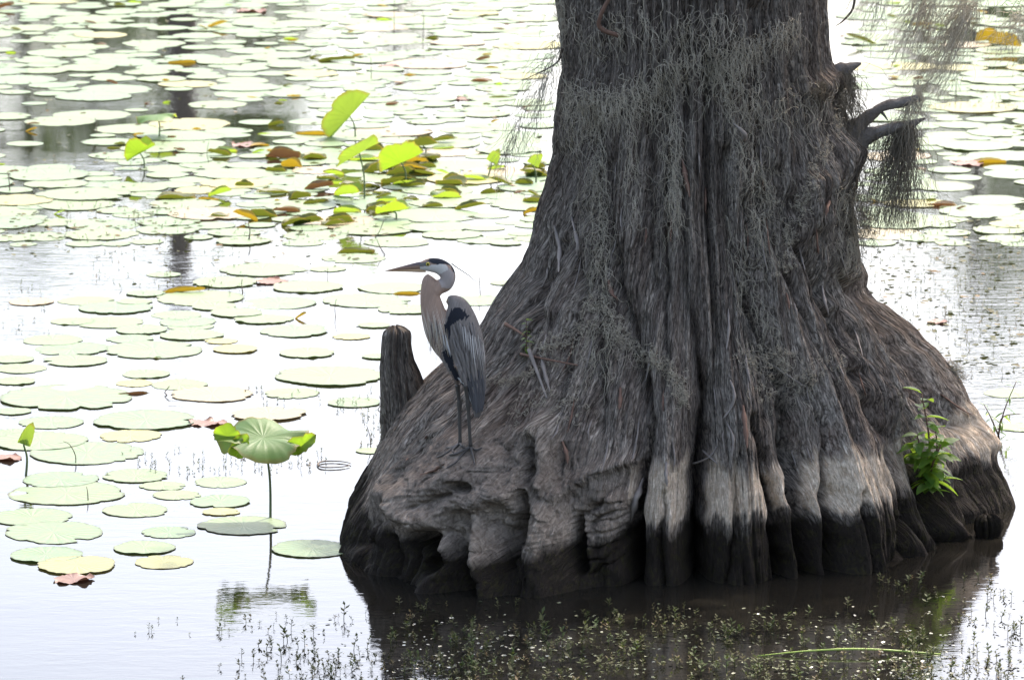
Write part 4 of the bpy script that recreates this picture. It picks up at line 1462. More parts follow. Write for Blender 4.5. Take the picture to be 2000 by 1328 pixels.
for k in range(84):
    # the patch of curled leaves left of the stem
    px = min(1045, max(430, gc.gauss(760, 175)))
    py = min(440, max(245, gc.gauss(358, 42)))
    m = gc.choices(['leaf_olive', 'leaf_olive', 'leaf_yellow', 'leaf_dead', 'leaf'], [5, 3, 1.0, .5, 2.4])[0]
    lab = {'leaf_olive': 'dark olive curled lotus leaf in the patch beside the cypress', 'leaf_yellow': 'yellow curled lotus leaf in the patch beside the cypress',
           'leaf_dead': 'brown curled lotus leaf in the patch beside the cypress', 'leaf': 'green curled lotus leaf in the patch beside the cypress'}[m]
    curled(lab, px, py, gc.uniform(30, 66), m, gc.gauss(0, .15), gc.uniform(.45, 1.15), gc.uniform(1.1, 1.9), 60 + k, 'patch of curled lotus leaves', thick=gc.uniform(.7, 1.2))
for k in range(120):
    px, py = gc.uniform(0, 1060), gc.uniform(10, 420)
    if gc.random() < .25:
        px = gc.uniform(1640, 2000)
    m = gc.choices(['leaf_olive', 'leaf_yellow', 'leaf_dead', 'leaf_lime'], [3, 1.5, 2, .8])[0]
    lab = {'leaf_olive': 'small olive leaf scrap curled up on the far pads', 'leaf_yellow': 'small yellow leaf scrap curled up on the far pads',
           'leaf_dead': 'small brown leaf scrap curled up on the far pads', 'leaf_lime': 'small lime leaf scrap curled up on the far pads'}[m]
    curled(lab, px, py, gc.uniform(14, 30), m, gc.gauss(0, .15), gc.uniform(.4, 1.1), gc.uniform(1.1, 2.0), 160 + k, 'leaf scraps on the far pads', thick=gc.uniform(.4, .8))


# ------------------------------------------------------------------ dead stems poking out of the water
def stick(label, pts, r=.0035, m='dead_stem', group='dead stalks standing in the water', name='dead_stalk', cat='stalk'):
    b = ground(*pts[0])
    P = [b + np.array([0, 0, -.03])] + [b] + [at_y(x, y, b[1] + .02 * i) for i, (x, y) in enumerate(pts[1:], 1)]
    n = 14
    V, Fc = tube(smooth_path(P, n), np.linspace(r, r * .45, n), 6, .2)
    return tag(obj(name, mesh_from(name, V, Fc), M[m]), label, cat, group)


for lab, pts, r in [('short upright dead stem behind the heron', [(938, 577), (937, 558), (936, 540)], .0035),
                    ('dead stem with a dried bud on a pad below the reflected trunk', [(486, 470), (488, 452), (485, 436)], .006),
                    ('bent dead stem rising beyond the heron\'s bill', [(732, 468), (742, 450), (750, 430)], .004),
                    ('thin forked stem leaning from the same spot', [(752, 498), (742, 482), (736, 468)], .004),
                    ('curved thin stem rising through a broad pad', [(148, 905), (147, 888), (136, 868), (124, 862)], .003),
                    ('straight stem tip beside a broad pad\'s rim', [(172, 978), (171, 960), (169, 950)], .003),
                    ('upright dark stem with a bud at the lake\'s open side', [(19, 374), (18, 355), (15, 336)], .005),
                    ('slender upright stem beyond the fan leaf', [(725, 156), (725, 132), (724, 112)], .0035),
                    ('slim dead stem at the far dark water', [(190, 262), (188, 245), (186, 230)], .0035),
                    ('long green stem standing at the far bed', [(770, 60), (770, 25), (771, -20)], .004),
                    ('second green stem near the far bed\'s yellow leaf', [(826, 82), (827, 55), (828, 30)], .005),
                    ('curved stem hooked over the half sunk boat leaf', [(408, 318), (404, 300), (408, 276)], .003),
                    ('thin bent stem near the knee', [(724, 872), (722, 850), (716, 830)], .003),
                    ('stem with two dry fingers on the knee side', [(738, 800), (745, 788), (740, 772)], .003),
                    ('V shaped dead stem on the middle pads', [(326, 772), (322, 766), (331, 754)], .004),
                    ('small spike of stem through a middle pad', [(474, 572), (472, 558), (473, 545)], .004),
                    ('slim stem spike at the edge of a far pad', [(640, 552), (640, 540), (640, 524)], .003),
                    ('thin curved stem near the yellow scrap', [(655, 618), (654, 600), (657, 584)], .003),
                    ('slender dark stem right of the dead limbs', [(1867, 190), (1868, 165), (1870, 142)], .004)]:
    stick(lab, pts, r)
# ring of dead stem floating near the tall leaf
gR = ground(645, 909)
P = [gR + np.array([.075 * math.cos(t) * (1 + .25 * math.cos(t)), .075 * math.sin(t), .006]) for t in np.linspace(.1, 6.0, 26)]
V, Fc = tube(P, .0016 + .002 * np.abs(np.sin(np.linspace(0, 3, 26))), 6, .3)
tag(obj('dead_stem_ring', mesh_from('dead_stem_ring', V, Fc), M['dead_stem']), 'dark loop of dead stem floating between tall leaf and cypress', 'stem')
for x, y, w in [(536, 906, 30), (422, 1088, 34)]:
    curled('flat dark floating leaf sliver near the tall leaf', x, y, w, 'leaf_dead', 0, .9, 2.0, 7 + x, 'dark leaf slivers', thick=.15)
# yellow-green reed arched over the weeds
b0, b1 = ground(1480, 1280), ground(1838, 1277)
P = [b0, b0 * .7 + b1 * .3 + np.array([0, 0, .018]), b0 * .4 + b1 * .6 + np.array([0, 0, .022]), b1]
V, Fc = tube(smooth_path(P, 24), np.interp(np.linspace(0, 1, 24), [0, .5, 1], [.002, .0045, .0035]), 6, .05)
tag(obj('reed', mesh_from('reed', V, Fc), M['reed']), 'long yellow green reed lying arched over the water weeds', 'reed')

# ------------------------------------------------------------------ water weeds
def weed_mesh(seed, h=.05, leaves=9, ls=.022):
    g = random.Random(seed)
    parts = []
    lean = (g.uniform(-.015, .015), g.uniform(-.015, .015))
    top = np.array([lean[0], lean[1], h])
    V, Fc = tube(smooth_path([(0, 0, -.01), (lean[0] * .3, lean[1] * .3, h * .5), top], 4), [.0016, .0014, .0012, .0009], 3, 0, 1, False)
    parts.append((V, Fc))
    for k in range(leaves):
        f = .25 + .75 * k / (leaves - 1)
        p = top * f
        a = k * 2.4 + g.uniform(-.4, .4)
        el = g.uniform(.15, .9) * (0.4 + f)
        L = ls * g.uniform(.7, 1.2) * (1.15 - .4 * f)
        d = np.array([math.cos(a) * math.cos(el), math.sin(a) * math.cos(el), math.sin(el)])
        s = np.array([-math.sin(a), math.cos(a), 0]) * L * .26
        parts.append(([p, p + d * L * .5 + s, p + d * L, p + d * L * .5 - s], [(0, 1, 2), (0, 2, 3)]))
    return join(parts)


WEED = []
for s in range(10):
    V, Fc = weed_mesh(s, .02 + .035 * random.random(), 6 + s % 5, .020 + .008 * random.random())
    me = mesh_from('water_weed_shape', V, Fc, False)
    me.materials.append(M['weed'])
    WEED.append((me, V, Fc))
gw = random.Random(9)


def weed_here(px, py):
    """how thick the weed stands at a photo pixel"""
    d = 0.0
    if py > 1160:
        d = sstep(1160, 1260, py) * .9
        if px < 760:
            d *= float(sstep(300, 640, px)) * float(sstep(1190, 1290, py)) * .95
        if px > 1900:
            d *= .8
        d *= 1.0 if px > 800 else .8
    if 1700 < px and 1120 < py < 1180:
        d = max(d, .35)
    clump = vnoise(np.array([px * .012]), np.array([py * .03]), 0, 77)[0]
    return float(d) * (0.45 + .75 * max(0, clump + .3))


wp = []
while len(wp) < 1250:
    px, py = gw.uniform(-250, 2250), gw.uniform(1130, 1420)
    if gw.random() < weed_here(px, min(py, 1328)):
        wp.append((px, py))
inframe = [w for w in wp if 0 < w[0] < 2000 and w[1] < 1328]
gw.shuffle(inframe)
inframe.sort(key=lambda w: -w[1])
IND_W = inframe[::3][:290]
iw = set(IND_W)
for px, py in IND_W:
    g = ground(px, py)
    o = bpy.data.objects.new('water_weed', WEED[gw.randrange(10)][0])
    COL.objects.link(o)
    o.location = g
    s = gw.uniform(.65, 1.2)
    o.scale = (s, s, s * gw.uniform(.7, 1.2))
    o.rotation_euler = (0, 0, gw.uniform(0, 6.28))
    wz = 'on the bright water left of the cypress reflection' if px < 780 else ('on the bright water at the reflection\'s right side' if px > 1840 else ('close to the foot of the buttresses' if py < 1210 else 'in the dark reflection of the cypress'))
    tag(o, '%s leafy water weed sprig %s' % ('tall' if s > .92 else 'short', wz), 'water weed', 'water weed sprigs before the cypress')


def scatter(name, label, pts, shapes, smin, smax, m):
    Vs, Fs, off = [], [], 0
    for (x, y, z) in pts:
        V, Fc = shapes[gw.randrange(len(shapes))]
        a = gw.uniform(0, 6.28)
        s = gw.uniform(smin, smax)
        Rm = np.array([[math.cos(a), -math.sin(a), 0], [math.sin(a), math.cos(a), 0], [0, 0, 1]])
        Vs.append((np.asarray(V) * s) @ Rm.T + np.array([x, y, z]))
        Fs += [tuple(v + off for v in f) for f in Fc]
        off += len(V)
    return tag(obj(name, mesh_from(name, np.vstack(Vs), Fs, False), M[m]), label, 'water weed', None, 'stuff')


WS = [(V, Fc) for _, V, Fc in WEED]
scatter('water_weed_mat', 'mat of tiny leafy water weed growing before the cypress', [ground(*w) for w in wp if w not in iw], WS, .4, .9, 'weed')
# floating flecks: small leaf shapes, tilted to mirror sky like ripple glints
FL = []
for s in range(6):
    g2 = random.Random(s)
    n = 6
    a = [2 * PI * k / n for k in range(n)]
    FL.append(([(.011 * math.cos(t) * g2.uniform(.7, 1.2), .007 * math.sin(t) * g2.uniform(.7, 1.2), .003 + .0030 * math.cos(t + s) * g2.random()) for t in a], [tuple(range(n))]))
fp = []
while len(fp) < 2300:
    px, py = gw.uniform(560, 2200), gw.uniform(1165, 1420)
    k = weed_here(px, min(py, 1328))
    if px < 800:
        k *= .5
    if gw.random() < k:
        fp.append(ground(px, py))
scatter('floating_flecks', 'sprinkle of tiny floating leaves among the weeds, standing in for sky glints', fp, FL, .35, 1.0, 'fleck')
ff = [ground(gw.uniform(1690, 2030), gw.uniform(430, 730)) for _ in range(520)] + [ground(gw.uniform(-20, 760), gw.gauss(450, 28)) for _ in range(420)] + [ground(gw.uniform(0, 1060), gw.uniform(20, 400)) for _ in range(500)]
scatter('floating_debris', 'speckled floating leaf litter on the open water', ff, FL, .6, 2.4, 'weed')
# thin reddish sprigs standing in the open water left and right
sp_ = []
for (x0, y0, x1, y1, n) in [(100, 440, 760, 480, 60), (180, 490, 480, 580, 60), (0, 560, 120, 660, 20), (1690, 440, 2000, 640, 260), (1800, 640, 2000, 740, 50),
                            (1780, 180, 2000, 215, 110), (200, 880, 640, 930, 70), (480, 760, 760, 800, 30), (20, 300, 300, 340, 40), (120, 400, 380, 440, 60), (700, 800, 760, 880, 30), (250, 1200, 720, 1240, 24)]:
    for _ in range(n):
        sp_.append(ground(gw.uniform(x0, x1), gw.uniform(y0, y1)))
scatter('reddish_sprigs', 'sparse reddish weed sprigs standing in the open water', sp_, WS, .28, .65, 'weed')


# ------------------------------------------------------------------ leafy plants on and beside the trunk
def blade_mesh(name, L, W, fold=.25, curve=.3, n=6):
    V, Fc, rad = [], [], []
    for i in range(n + 1):
        t = i / n
        w = W * math.sin(PI * min(1, t ** .75 * .97 + .02)) ** .8
        z = -curve * L * t * t
        V += [(t * L, -w, z + fold * w), (t * L, 0, z), (t * L, w, z + fold * w)]
        rad += [t * .8] * 3
    for i in range(n):
        a = i * 3
        Fc += [(a, a + 3, a + 4, a + 1), (a + 1, a + 4, a + 5, a + 2)]
    me = mesh_from(name, V, Fc)
    vfloat(me, 'rad', rad)
    vfloat(me, 'vein', [0, 1, 0] * (n + 1))
    me.materials.append(M['shrub'])
    return me


BL = [blade_mesh('leaf', .085, .021, .3, .35), blade_mesh('leaf', .065, .018, .35, .25), blade_mesh('leaf', .05, .012, .3, .4)]
BLN = [blade_mesh('leaf', .07, .006, .2, .3), blade_mesh('leaf', .05, .005, .2, .5)]


def plant(name, label, stems, shapes, n_leaf, size, seed, cat='plant', droop=.2):
    """stems: lists of world points"""
    g = random.Random(seed)
    root = empty(name, stems[0][0])
    tag(root, label, cat)
    bpy.context.view_layer.update()
    for st in stems:
        P = smooth_path(st, 12)
        V, Fc = tube(P, np.linspace(.0042, .0018, 12) * size, 6, .1)
        obj('stem', mesh_from('stem', V, Fc), M['redtwig'], root)
        for k in range(n_leaf):
            f = .12 + .88 * k / max(1, n_leaf - 1)
            p = P[min(11, int(f * 11))]
            a = k * 2.4 + g.uniform(-.5, .5)
            el = g.uniform(-.2, .6) + (.5 if f > .9 else 0) - droop
            s = size * g.uniform(.75, 1.2) * (1.1 - .35 * f)
            o = bpy.data.objects.new('leaf', g.choice(shapes))
            COL.objects.link(o)
            o.parent = root
            o.location = Vector(p) - root.location
            o.rotation_euler = (g.uniform(-.3, .3), -el, a)
            o.scale = (s, s, s)
    return root


b_ = surf(1812, 930, .01)
top = at_y(1800, 768, b_[1] - .16)
plant('leafy_seedling', 'bright green leafy seedling rooted in a flute of the right buttress',
      [[b_, b_ * .5 + top * .5 + np.array([.01, -.03, 0]), top],
       [b_, at_y(1830, 880, b_[1] - .10), at_y(1826, 830, b_[1] - .14)],
       [b_, at_y(1800, 890, b_[1] - .10), at_y(1792, 850, b_[1] - .13)],
       [b_, at_y(1822, 905, b_[1] - .12), at_y(1838, 868, b_[1] - .18)],
       [b_ + np.array([0, 0, -.02]), at_y(1818, 940, b_[1] - .08), at_y(1822, 965, b_[1] - .10)]], BL, 18, 1.45, 3)
b_ = surf(1030, 690, .005)
plant('small_sprig', 'small green sprig growing on a dead twig behind the heron', [[b_, b_ + np.array([0, -.02, .06]), at_y(1028, 625, b_[1] - .04)]], BL[1:], 14, .62, 4)
b_ = ground(1950, 850)
plant('slender_water_plant', 'slender yellow green plant arching over a pad right of the buttress',
      [[b_, at_y(1962, 800, b_[1]), at_y(1985, 745, b_[1])], [b_, at_y(1958, 815, b_[1] - .03), at_y(1992, 808, b_[1] - .05)], [b_, at_y(1935, 815, b_[1] - .05), at_y(1922, 790, b_[1] - .06)]], BLN, 11, 1.0, 5)
# fallen twigs leaning on the trunk (top-level: they rest on it)
for lab, pts, r, m in [('dead stick leaning down the root behind the heron', [(1042, 680), (1058, 722), (1076, 775)], .009, 'deadwood'),
                       ('flat reddish twig lying across the stick behind the heron', [(1028, 688), (1070, 698), (1135, 710)], .006, 'redtwig'),
                       ('pale twig stub under the small green sprig', [(998, 632), (1015, 640), (1032, 652)], .008, 'redtwig'),
                       ('thin grey twig caught between the middle buttresses', [(1350, 905), (1380, 888), (1400, 868)], .005, 'deadwood'),
                       ('second twig crossing it between the buttresses', [(1372, 878), (1388, 892), (1400, 900)], .006, 'deadwood'),
                       ('forked pale twig hanging on the middle buttress', [(1412, 815), (1425, 790), (1432, 765), (1423, 742)], .004, 'deadwood'),
                       ('long thin twig in the moss of the middle buttress', [(1505, 712), (1540, 735), (1568, 755)], .004, 'deadwood')]:
    P = smooth_path([surf(x, y, .03) for x, y in pts], 14)
    V, Fc = tube(P, np.linspace(r, r * .5, 14), 7, .2)
    tag(obj('fallen_twig', mesh_from('fallen_twig', V, Fc), M[m]), lab, 'twig', 'twigs caught on the cypress')
# cypress needle sprig hanging in at the top right
root = empty('cypress_sprig', at_y(2010, -30, 19.3))
tag(root, 'dark green cypress needle sprig hanging in beside the moss', 'foliage', None)
bpy.context.view_layer.update()
g3 = random.Random(8)
for k in range(5):
    a0 = at_y(2015, -25, 19.3)
    a1 = at_y(1952 + k * 16, 16 + (k * 37) % 22, 19.3 + .03 * (k - 2))
    P = smooth_path([a0, a0 * .5 + a1 * .5 + np.array([0, 0, .02]), a1], 14)
    V, Fc = tube(P, np.linspace(.0022, .0008, 14), 4, 0, 1, False)
    parts = [(V, Fc)]
    for i in range(2, 14):
        for s in (-1, 1):
            d = np.array([.018 * s * g3.uniform(.6, 1.2), .01 * g3.uniform(-1, 1), -.010 * g3.uniform(.2, 1.4)])
            q = P[i]
            w = np.array([.001, 0, .0012])
            parts.append(([q, q + d * .5 + w, q + d, q + d * .5 - w], [(0, 1, 2, 3)]))
    V, Fc = join(parts)
    me = mesh_from('needle_frond', V, Fc, False)
    vfloat(me, 'rad', np.zeros(len(V)))
    vfloat(me, 'vein', np.zeros(len(V)))
    obj('needle_frond', me, M['needle'], root)

# ------------------------------------------------------------------ the heron
foot = surf(921, 876)
YH = float(foot[1]) - .01


def h6(x, y):         # from an enlarged crop of the bird
    return 700 + x / 2.886, 470 + y / 2.886


def h8(x, y):
    return 840 + x / 5.106, 660 + y / 5.106


PPM6 = ppm(YH, .8) * 2.886


def hp(x, y, dy=0.0):
    return at_y(*h6(x, y), YH + dy)


heron = empty('heron', (float(foot[0]), YH, float(foot[2])))
tag(heron, 'great grey blue heron standing upright on the knobby root, facing away from the cypress', 'bird')
bpy.context.view_layer.update()


def loft(rows, n=40, sides=28):
    """rows: x, y (crop pixels), half width in the picture, half depth factor, depth offset in metres"""
    A = np.array(rows, float)
    S_ = smooth_path(A, n)
    P = np.array([hp(x, y, d) for x, y, w, f, d in S_])
    T = np.gradient(P, axis=0)
    T /= np.linalg.norm(T, axis=1)[:, None] + 1e-9
    yv = np.array([0, 1.0, 0])
    a = np.cross(T, yv)
    a /= np.linalg.norm(a, axis=1)[:, None] + 1e-9
    b = np.cross(a, T)
    w = np.maximum(S_[:, 2], .5) / PPM6
    th = np.linspace(0, 2 * PI, sides, endpoint=False)
    V = P[:, None] + (w[:, None] * np.cos(th)[None])[..., None] * a[:, None] + ((w * S_[:, 3])[:, None] * np.sin(th)[None])[..., None] * b[:, None]
    V = V.reshape(-1, 3)
    Fc = []
    for i in range(n - 1):
        for j in range(sides):
            j2_ = (j + 1) % sides
            Fc.append((i * sides + j, i * sides + j2_, (i + 1) * sides + j2_, (i + 1) * sides + j))
    Fc.append(tuple(range(sides - 1, -1, -1)))
    Fc.append(tuple(range((n - 1) * sides, n * sides)))
    return V, Fc


head = loft([(345, 148, 20, .75, 0), (372, 141, 31, .72, 0), (410, 138, 40, .70, 0), (455, 146, 44, .72, 0), (492, 172, 46, .72, 0), (505, 208, 43, .72, 0),
             (490, 245, 42, .75, .004), (455, 262, 42, .78, .004), (425, 280, 48, .78, 0)])
neck = loft([(416, 205, 30, .7, 0), (402, 228, 42, .75, 0), (402, 270, 50, .78, 0), (404, 320, 56, .78, 0), (416, 380, 66, .78, 0), (434, 450, 74, .80, 0), (452, 520, 74, .80, 0),
             (474, 590, 60, .78, 0), (500, 650, 42, .75, 0), (526, 720, 28, .7, 0), (556, 790, 16, .7, 0)])
body = loft([(500, 330, 18, .8, 0), (528, 342, 42, .85, 0), (553, 372, 68, .85, 0), (572, 430, 86, .82, 0), (592, 510, 98, .80, 0), (608, 590, 101, .78, 0), (622, 670, 97, .74, 0), (640, 750, 78, .68, 0),
             (657, 830, 54, .60, 0), (668, 900, 38, .50, 0), (672, 960, 28, .42, 0), (668, 998, 14, .4, 0)])
belly = loft([(470, 470, 40, .9, 0), (520, 560, 62, .95, 0), (560, 660, 52, .95, 0), (590, 740, 38, .9, 0), (610, 810, 26, .8, 0), (640, 900, 16, .7, 0), (648, 950, 6, .7, 0)])
th1 = loft([(560, 690, 34, .9, -.030), (585, 740, 26, .9, -.030), (598, 790, 15, .9, -.028), (603, 822, 9, 1, -.026)], 20, 16)
th2 = loft([(530, 690, 30, .9, .030), (545, 745, 24, .9, .030), (553, 790, 14, .9, .030), (557, 820, 9, 1, .030)], 20, 16)
V, Fc = join([head, neck, body, belly, th1, th2])
tmp_me = mesh_from('tmp', V, Fc)
tmp = bpy.data.objects.new('tmp', tmp_me)
COL.objects.link(tmp)
md = tmp.modifiers.new('r', 'REMESH')
md.mode = 'VOXEL'
md.voxel_size = .0032
ms = tmp.modifiers.new('s', 'SMOOTH')
ms.factor = .5
ms.iterations = 5
bpy.context.view_layer.update()
dg = bpy.context.evaluated_depsgraph_get()
hme = bpy.data.meshes.new_from_object(tmp.evaluated_get(dg))
hme.name = 'body'
bpy.data.objects.remove(tmp)
n = len(hme.vertices)
co = np.empty(n * 3, np.float32)
hme.vertices.foreach_get('co', co)
co = co.reshape(-1, 3).astype(float)
# paint plumage by place on the bird (crop coordinates)
q = co.copy()
q[:, 1] = YH
hx, hy, _ = project(q)
cx6, cy6 = (hx - 700) * 2.886, (hy - 470) * 2.886
side = (co[:, 1] - YH)


def inpoly(X, Y, poly):
    r = np.zeros(len(X), bool)
    k = len(poly)
    for i in range(k):
        x1, y1 = poly[i]
        x2, y2 = poly[(i + 1) % k]
        c = ((y1 > Y) != (y2 > Y)) & (X < (x2 - x1) * (Y - y1) / (y2 - y1 + 1e-9) + x1)
        r ^= c
    return r


jx = cx6 + 7 * vnoise(cx6 * .14, cy6 * .02, 0, 3)
jy = cy6 + 14 * vnoise(cx6 * .16, cy6 * .02, 0, 4)
fs = fbm(cx6 * .16 + .04 * cy6, cy6 * .018, side * 60, 8, 3)
C = np.tile(np.array([.195, .166, .143]), (n, 1)) * (1 + .22 * fs[:, None])           # grey wing and back
is_neck = (cx6 < 505 - .12 * (cy6 - 330)) | (cy6 < 300)
taupe = np.array([.32, .215, .155])
C[is_neck] = taupe * (1 + .10 * fs[is_neck][:, None])
# front of neck and breast: streaked buff and dark
st = fbm(cx6 * .30 - .07 * cy6, cy6 * .010, side * 70, 15, 2)
br = is_neck & (cy6 > 340)
mixf = sstep(340, 470, cy6)[:, None] * sstep(-.2, .45, st)[:, None]
C = np.where(br[:, None], C * (1 - mixf) + np.array([.50, .43, .35]) * mixf, C)
mixd = sstep(360, 520, cy6)[:, None] * sstep(.1, .5, -st)[:, None] * .75
C = np.where(br[:, None], C * (1 - mixd) + np.array([.09, .08, .075]) * mixd, C)
# head: white face, black crown stripe running to the nape
face = inpoly(cx6, cy6, [(335, 150), (385, 140), (420, 132), (470, 128), (500, 135), (505, 160), (480, 172), (455, 190), (440, 200), (415, 186), (385, 180), (335, 176)])
C[face] = np.array([.52, .48, .42])
lower_face = inpoly(cx6, cy6, [(440, 178), (500, 140), (540, 180), (545, 240), (520, 270), (470, 260), (450, 215)])
C[lower_face & ~face] = np.array([.36, .30, .265])
crown = inpoly(jx, cy6, [(385, 112), (398, 100), (430, 80), (500, 90), (548, 145), (552, 190), (536, 170), (520, 140), (488, 128), (440, 130), (405, 118)])
C[crown] = np.array([.022, .024, .030])
lore = inpoly(cx6, cy6, [(335, 128), (385, 116), (405, 126), (398, 142), (372, 140), (335, 150)])
C[lore] = np.array([.13, .125, .11])
# black shoulder patch with a ragged lower edge, dark edge beside the breast
patch = inpoly(jx, jy, [(505, 425), (514, 388), (545, 366), (590, 374), (625, 410), (600, 428), (572, 432), (545, 455), (520, 468), (514, 545), (497, 512), (489, 470), (495, 440)])
C[patch] = np.array([.016, .017, .022])
belt = inpoly(jx, cy6, [(470, 622), (512, 596), (535, 680), (575, 752), (608, 800), (600, 826), (560, 800), (520, 735), (492, 680)])
C[belt] = np.array([.020, .021, .026])
rufous = inpoly(cx6, cy6, [(522, 660), (536, 670), (590, 765), (612, 800), (603, 822), (585, 800), (550, 740)])
C[rufous & ~belt] = np.array([.22, .15, .11])
white = inpoly(jx, cy6, [(606, 812), (622, 815), (656, 880), (660, 935), (648, 955), (632, 905)]) | inpoly(cx6, cy6, [(560, 770), (590, 775), (598, 800), (575, 798)])
C[white] = np.array([.62, .61, .58])
tail = (cy6 > 800) & (cx6 > 655)
C[tail] = C[tail] * .62
thigh = (cy6 > 735) & (cx6 < 612) & (cx6 > 520) & ~belt & ~white & ~rufous
C[thigh] = np.array([.15, .115, .095])
vcol(hme, 'Col', np.clip(C, .01, .9))
hme.polygons.foreach_set('use_smooth', np.ones(len(hme.polygons), dtype=bool))
hme.materials.clear()
obj('body', hme, M['feather'], heron)


def colored(name, V, Fc, cols, parent=heron, m='feather'):
    me = mesh_from(name, V, Fc)
    cols = np.asarray(cols, float)
    if cols.ndim == 1:
        cols = np.tile(cols, (len(me.vertices), 1))
    vcol(me, 'Col', cols)
    return obj(name, me, M[m], parent)


# bill: upper and lower mandible
V, Fc = loft([(376, 138, 22, .62, 0), (340, 141, 20, .62, 0), (290, 148, 15, .6, 0), (230, 158, 9, .6, 0), (180, 166, 4, .6, 0), (148, 170, .8, .7, 0)], 30, 16)
px_, py_, _ = project(V)
t_ = np.clip((px_ - 752) / 80, 0, 1)[:, None]
k_ = sstep(-.6, .5, (((py_ - 470) * 2.886) - np.interp((px_ - 700) * 2.886, [148, 230, 340, 380], [170, 157, 138, 132])) / 7)[:, None]
cu = np.array([.085, .080, .095]) * t_ ** .5 + np.array([.42, .22, .12]) * (1 - t_ ** .5)
colored('upper_bill', V, Fc, cu * (1 - .5 * k_) + np.array([.40, .24, .14]) * .5 * k_)
V, Fc = loft([(380, 166, 13, .75, 0), (340, 168, 11, .72, 0), (290, 169, 8, .7, 0), (230, 171, 5, .65, 0), (180, 172, 2.5, .6, 0), (152, 172, .6, .7, 0)], 30, 14)
colored('lower_bill', V, Fc, np.array([.46, .30, .17]))
# eyes
for s in (-1, 1):
    c = hp(392, 129, 0)
    r = 10.5 / PPM6
    yoff = s * 25.5 / PPM6
    VV, FF = [], []
    for i in range(7):
        a = i / 6 * PI / 2
        for j in range(18):
            t = 2 * PI * j / 18
            VV.append((c[0] + r * math.sin(a) * math.cos(t), c[1] + yoff + s * r * .55 * math.cos(a), c[2] + r * math.sin(a) * math.sin(t)))
    for i in range(6):
        for j in range(18):
            FF.append((i * 18 + j, i * 18 + (j + 1) % 18, (i + 1) * 18 + (j + 1) % 18, (i + 1) * 18 + j))
    cols = [(.008, .008, .008) if i < 3 else ((.62, .50, .06) if i < 6 else (.02, .02, .02)) for i in range(7) for j in range(18)]
    colored('eye', VV, FF, cols)


# feathers and plumes: thin tapered blades lying on the body
dgb = None
from mathutils.bvhtree import BVHTree
bvh = BVHTree.FromPolygons([tuple(v) for v in co], [tuple(p.vertices) for p in hme.polygons])


def on_body(x, y, lift, s=-1):
    p = hp(x, y)
    d = ray(*h6(x, y))
    if s < 0:
        o_ = Vector((0, 0, CAMH))
        hit = bvh.ray_cast(o_, Vector(d).normalized())
        if hit[0] is not None:
            v = np.array(hit[0])
            return v - np.array([0, lift, 0])
        return p - np.array([0, lift, 0])
    hit = bvh.ray_cast(Vector((p[0], YH + 1, p[2])), Vector((0, -1, 0)))
    if hit[0] is not None:
        return np.array(hit[0]) + np.array([0, lift, 0])
    return p + np.array([0, lift, 0])


def feather(name, pts, w, col, lift=.003, s=-1, free_from=None, tipw=.15):
    P = []
    m = len(pts)
    for i, (x, y) in enumerate(pts):
        P.append(on_body(x, y, lift * (1 + .5 * i), s))
    P = smooth_path(P, 10)
    k = np.linspace(0, 1, 10)
    wd = w / PPM6 * np.interp(k, [0, .2, .65, 1], [.5, 1, .9, tipw])
    T = np.gradient(P, axis=0)
    T /= np.linalg.norm(T, axis=1)[:, None] + 1e-9
    a = np.cross(T, np.array([0, 1.0, 0]))
    a /= np.linalg.norm(a, axis=1)[:, None] + 1e-9
    V, Fc = [], []
    for i in range(10):
        V += [P[i] - a[i] * wd[i], P[i] + np.array([0, s * .0016, 0]), P[i] + a[i] * wd[i], P[i] - np.array([0, s * .0006, 0])]
    for i in range(9):
        for qd in range(4):
            Fc.append((i * 4 + qd, i * 4 + (qd + 1) % 4, i * 4 + 4 + (qd + 1) % 4, i * 4 + 4 + qd))
    colored(name, V, Fc, np.asarray(col, float))


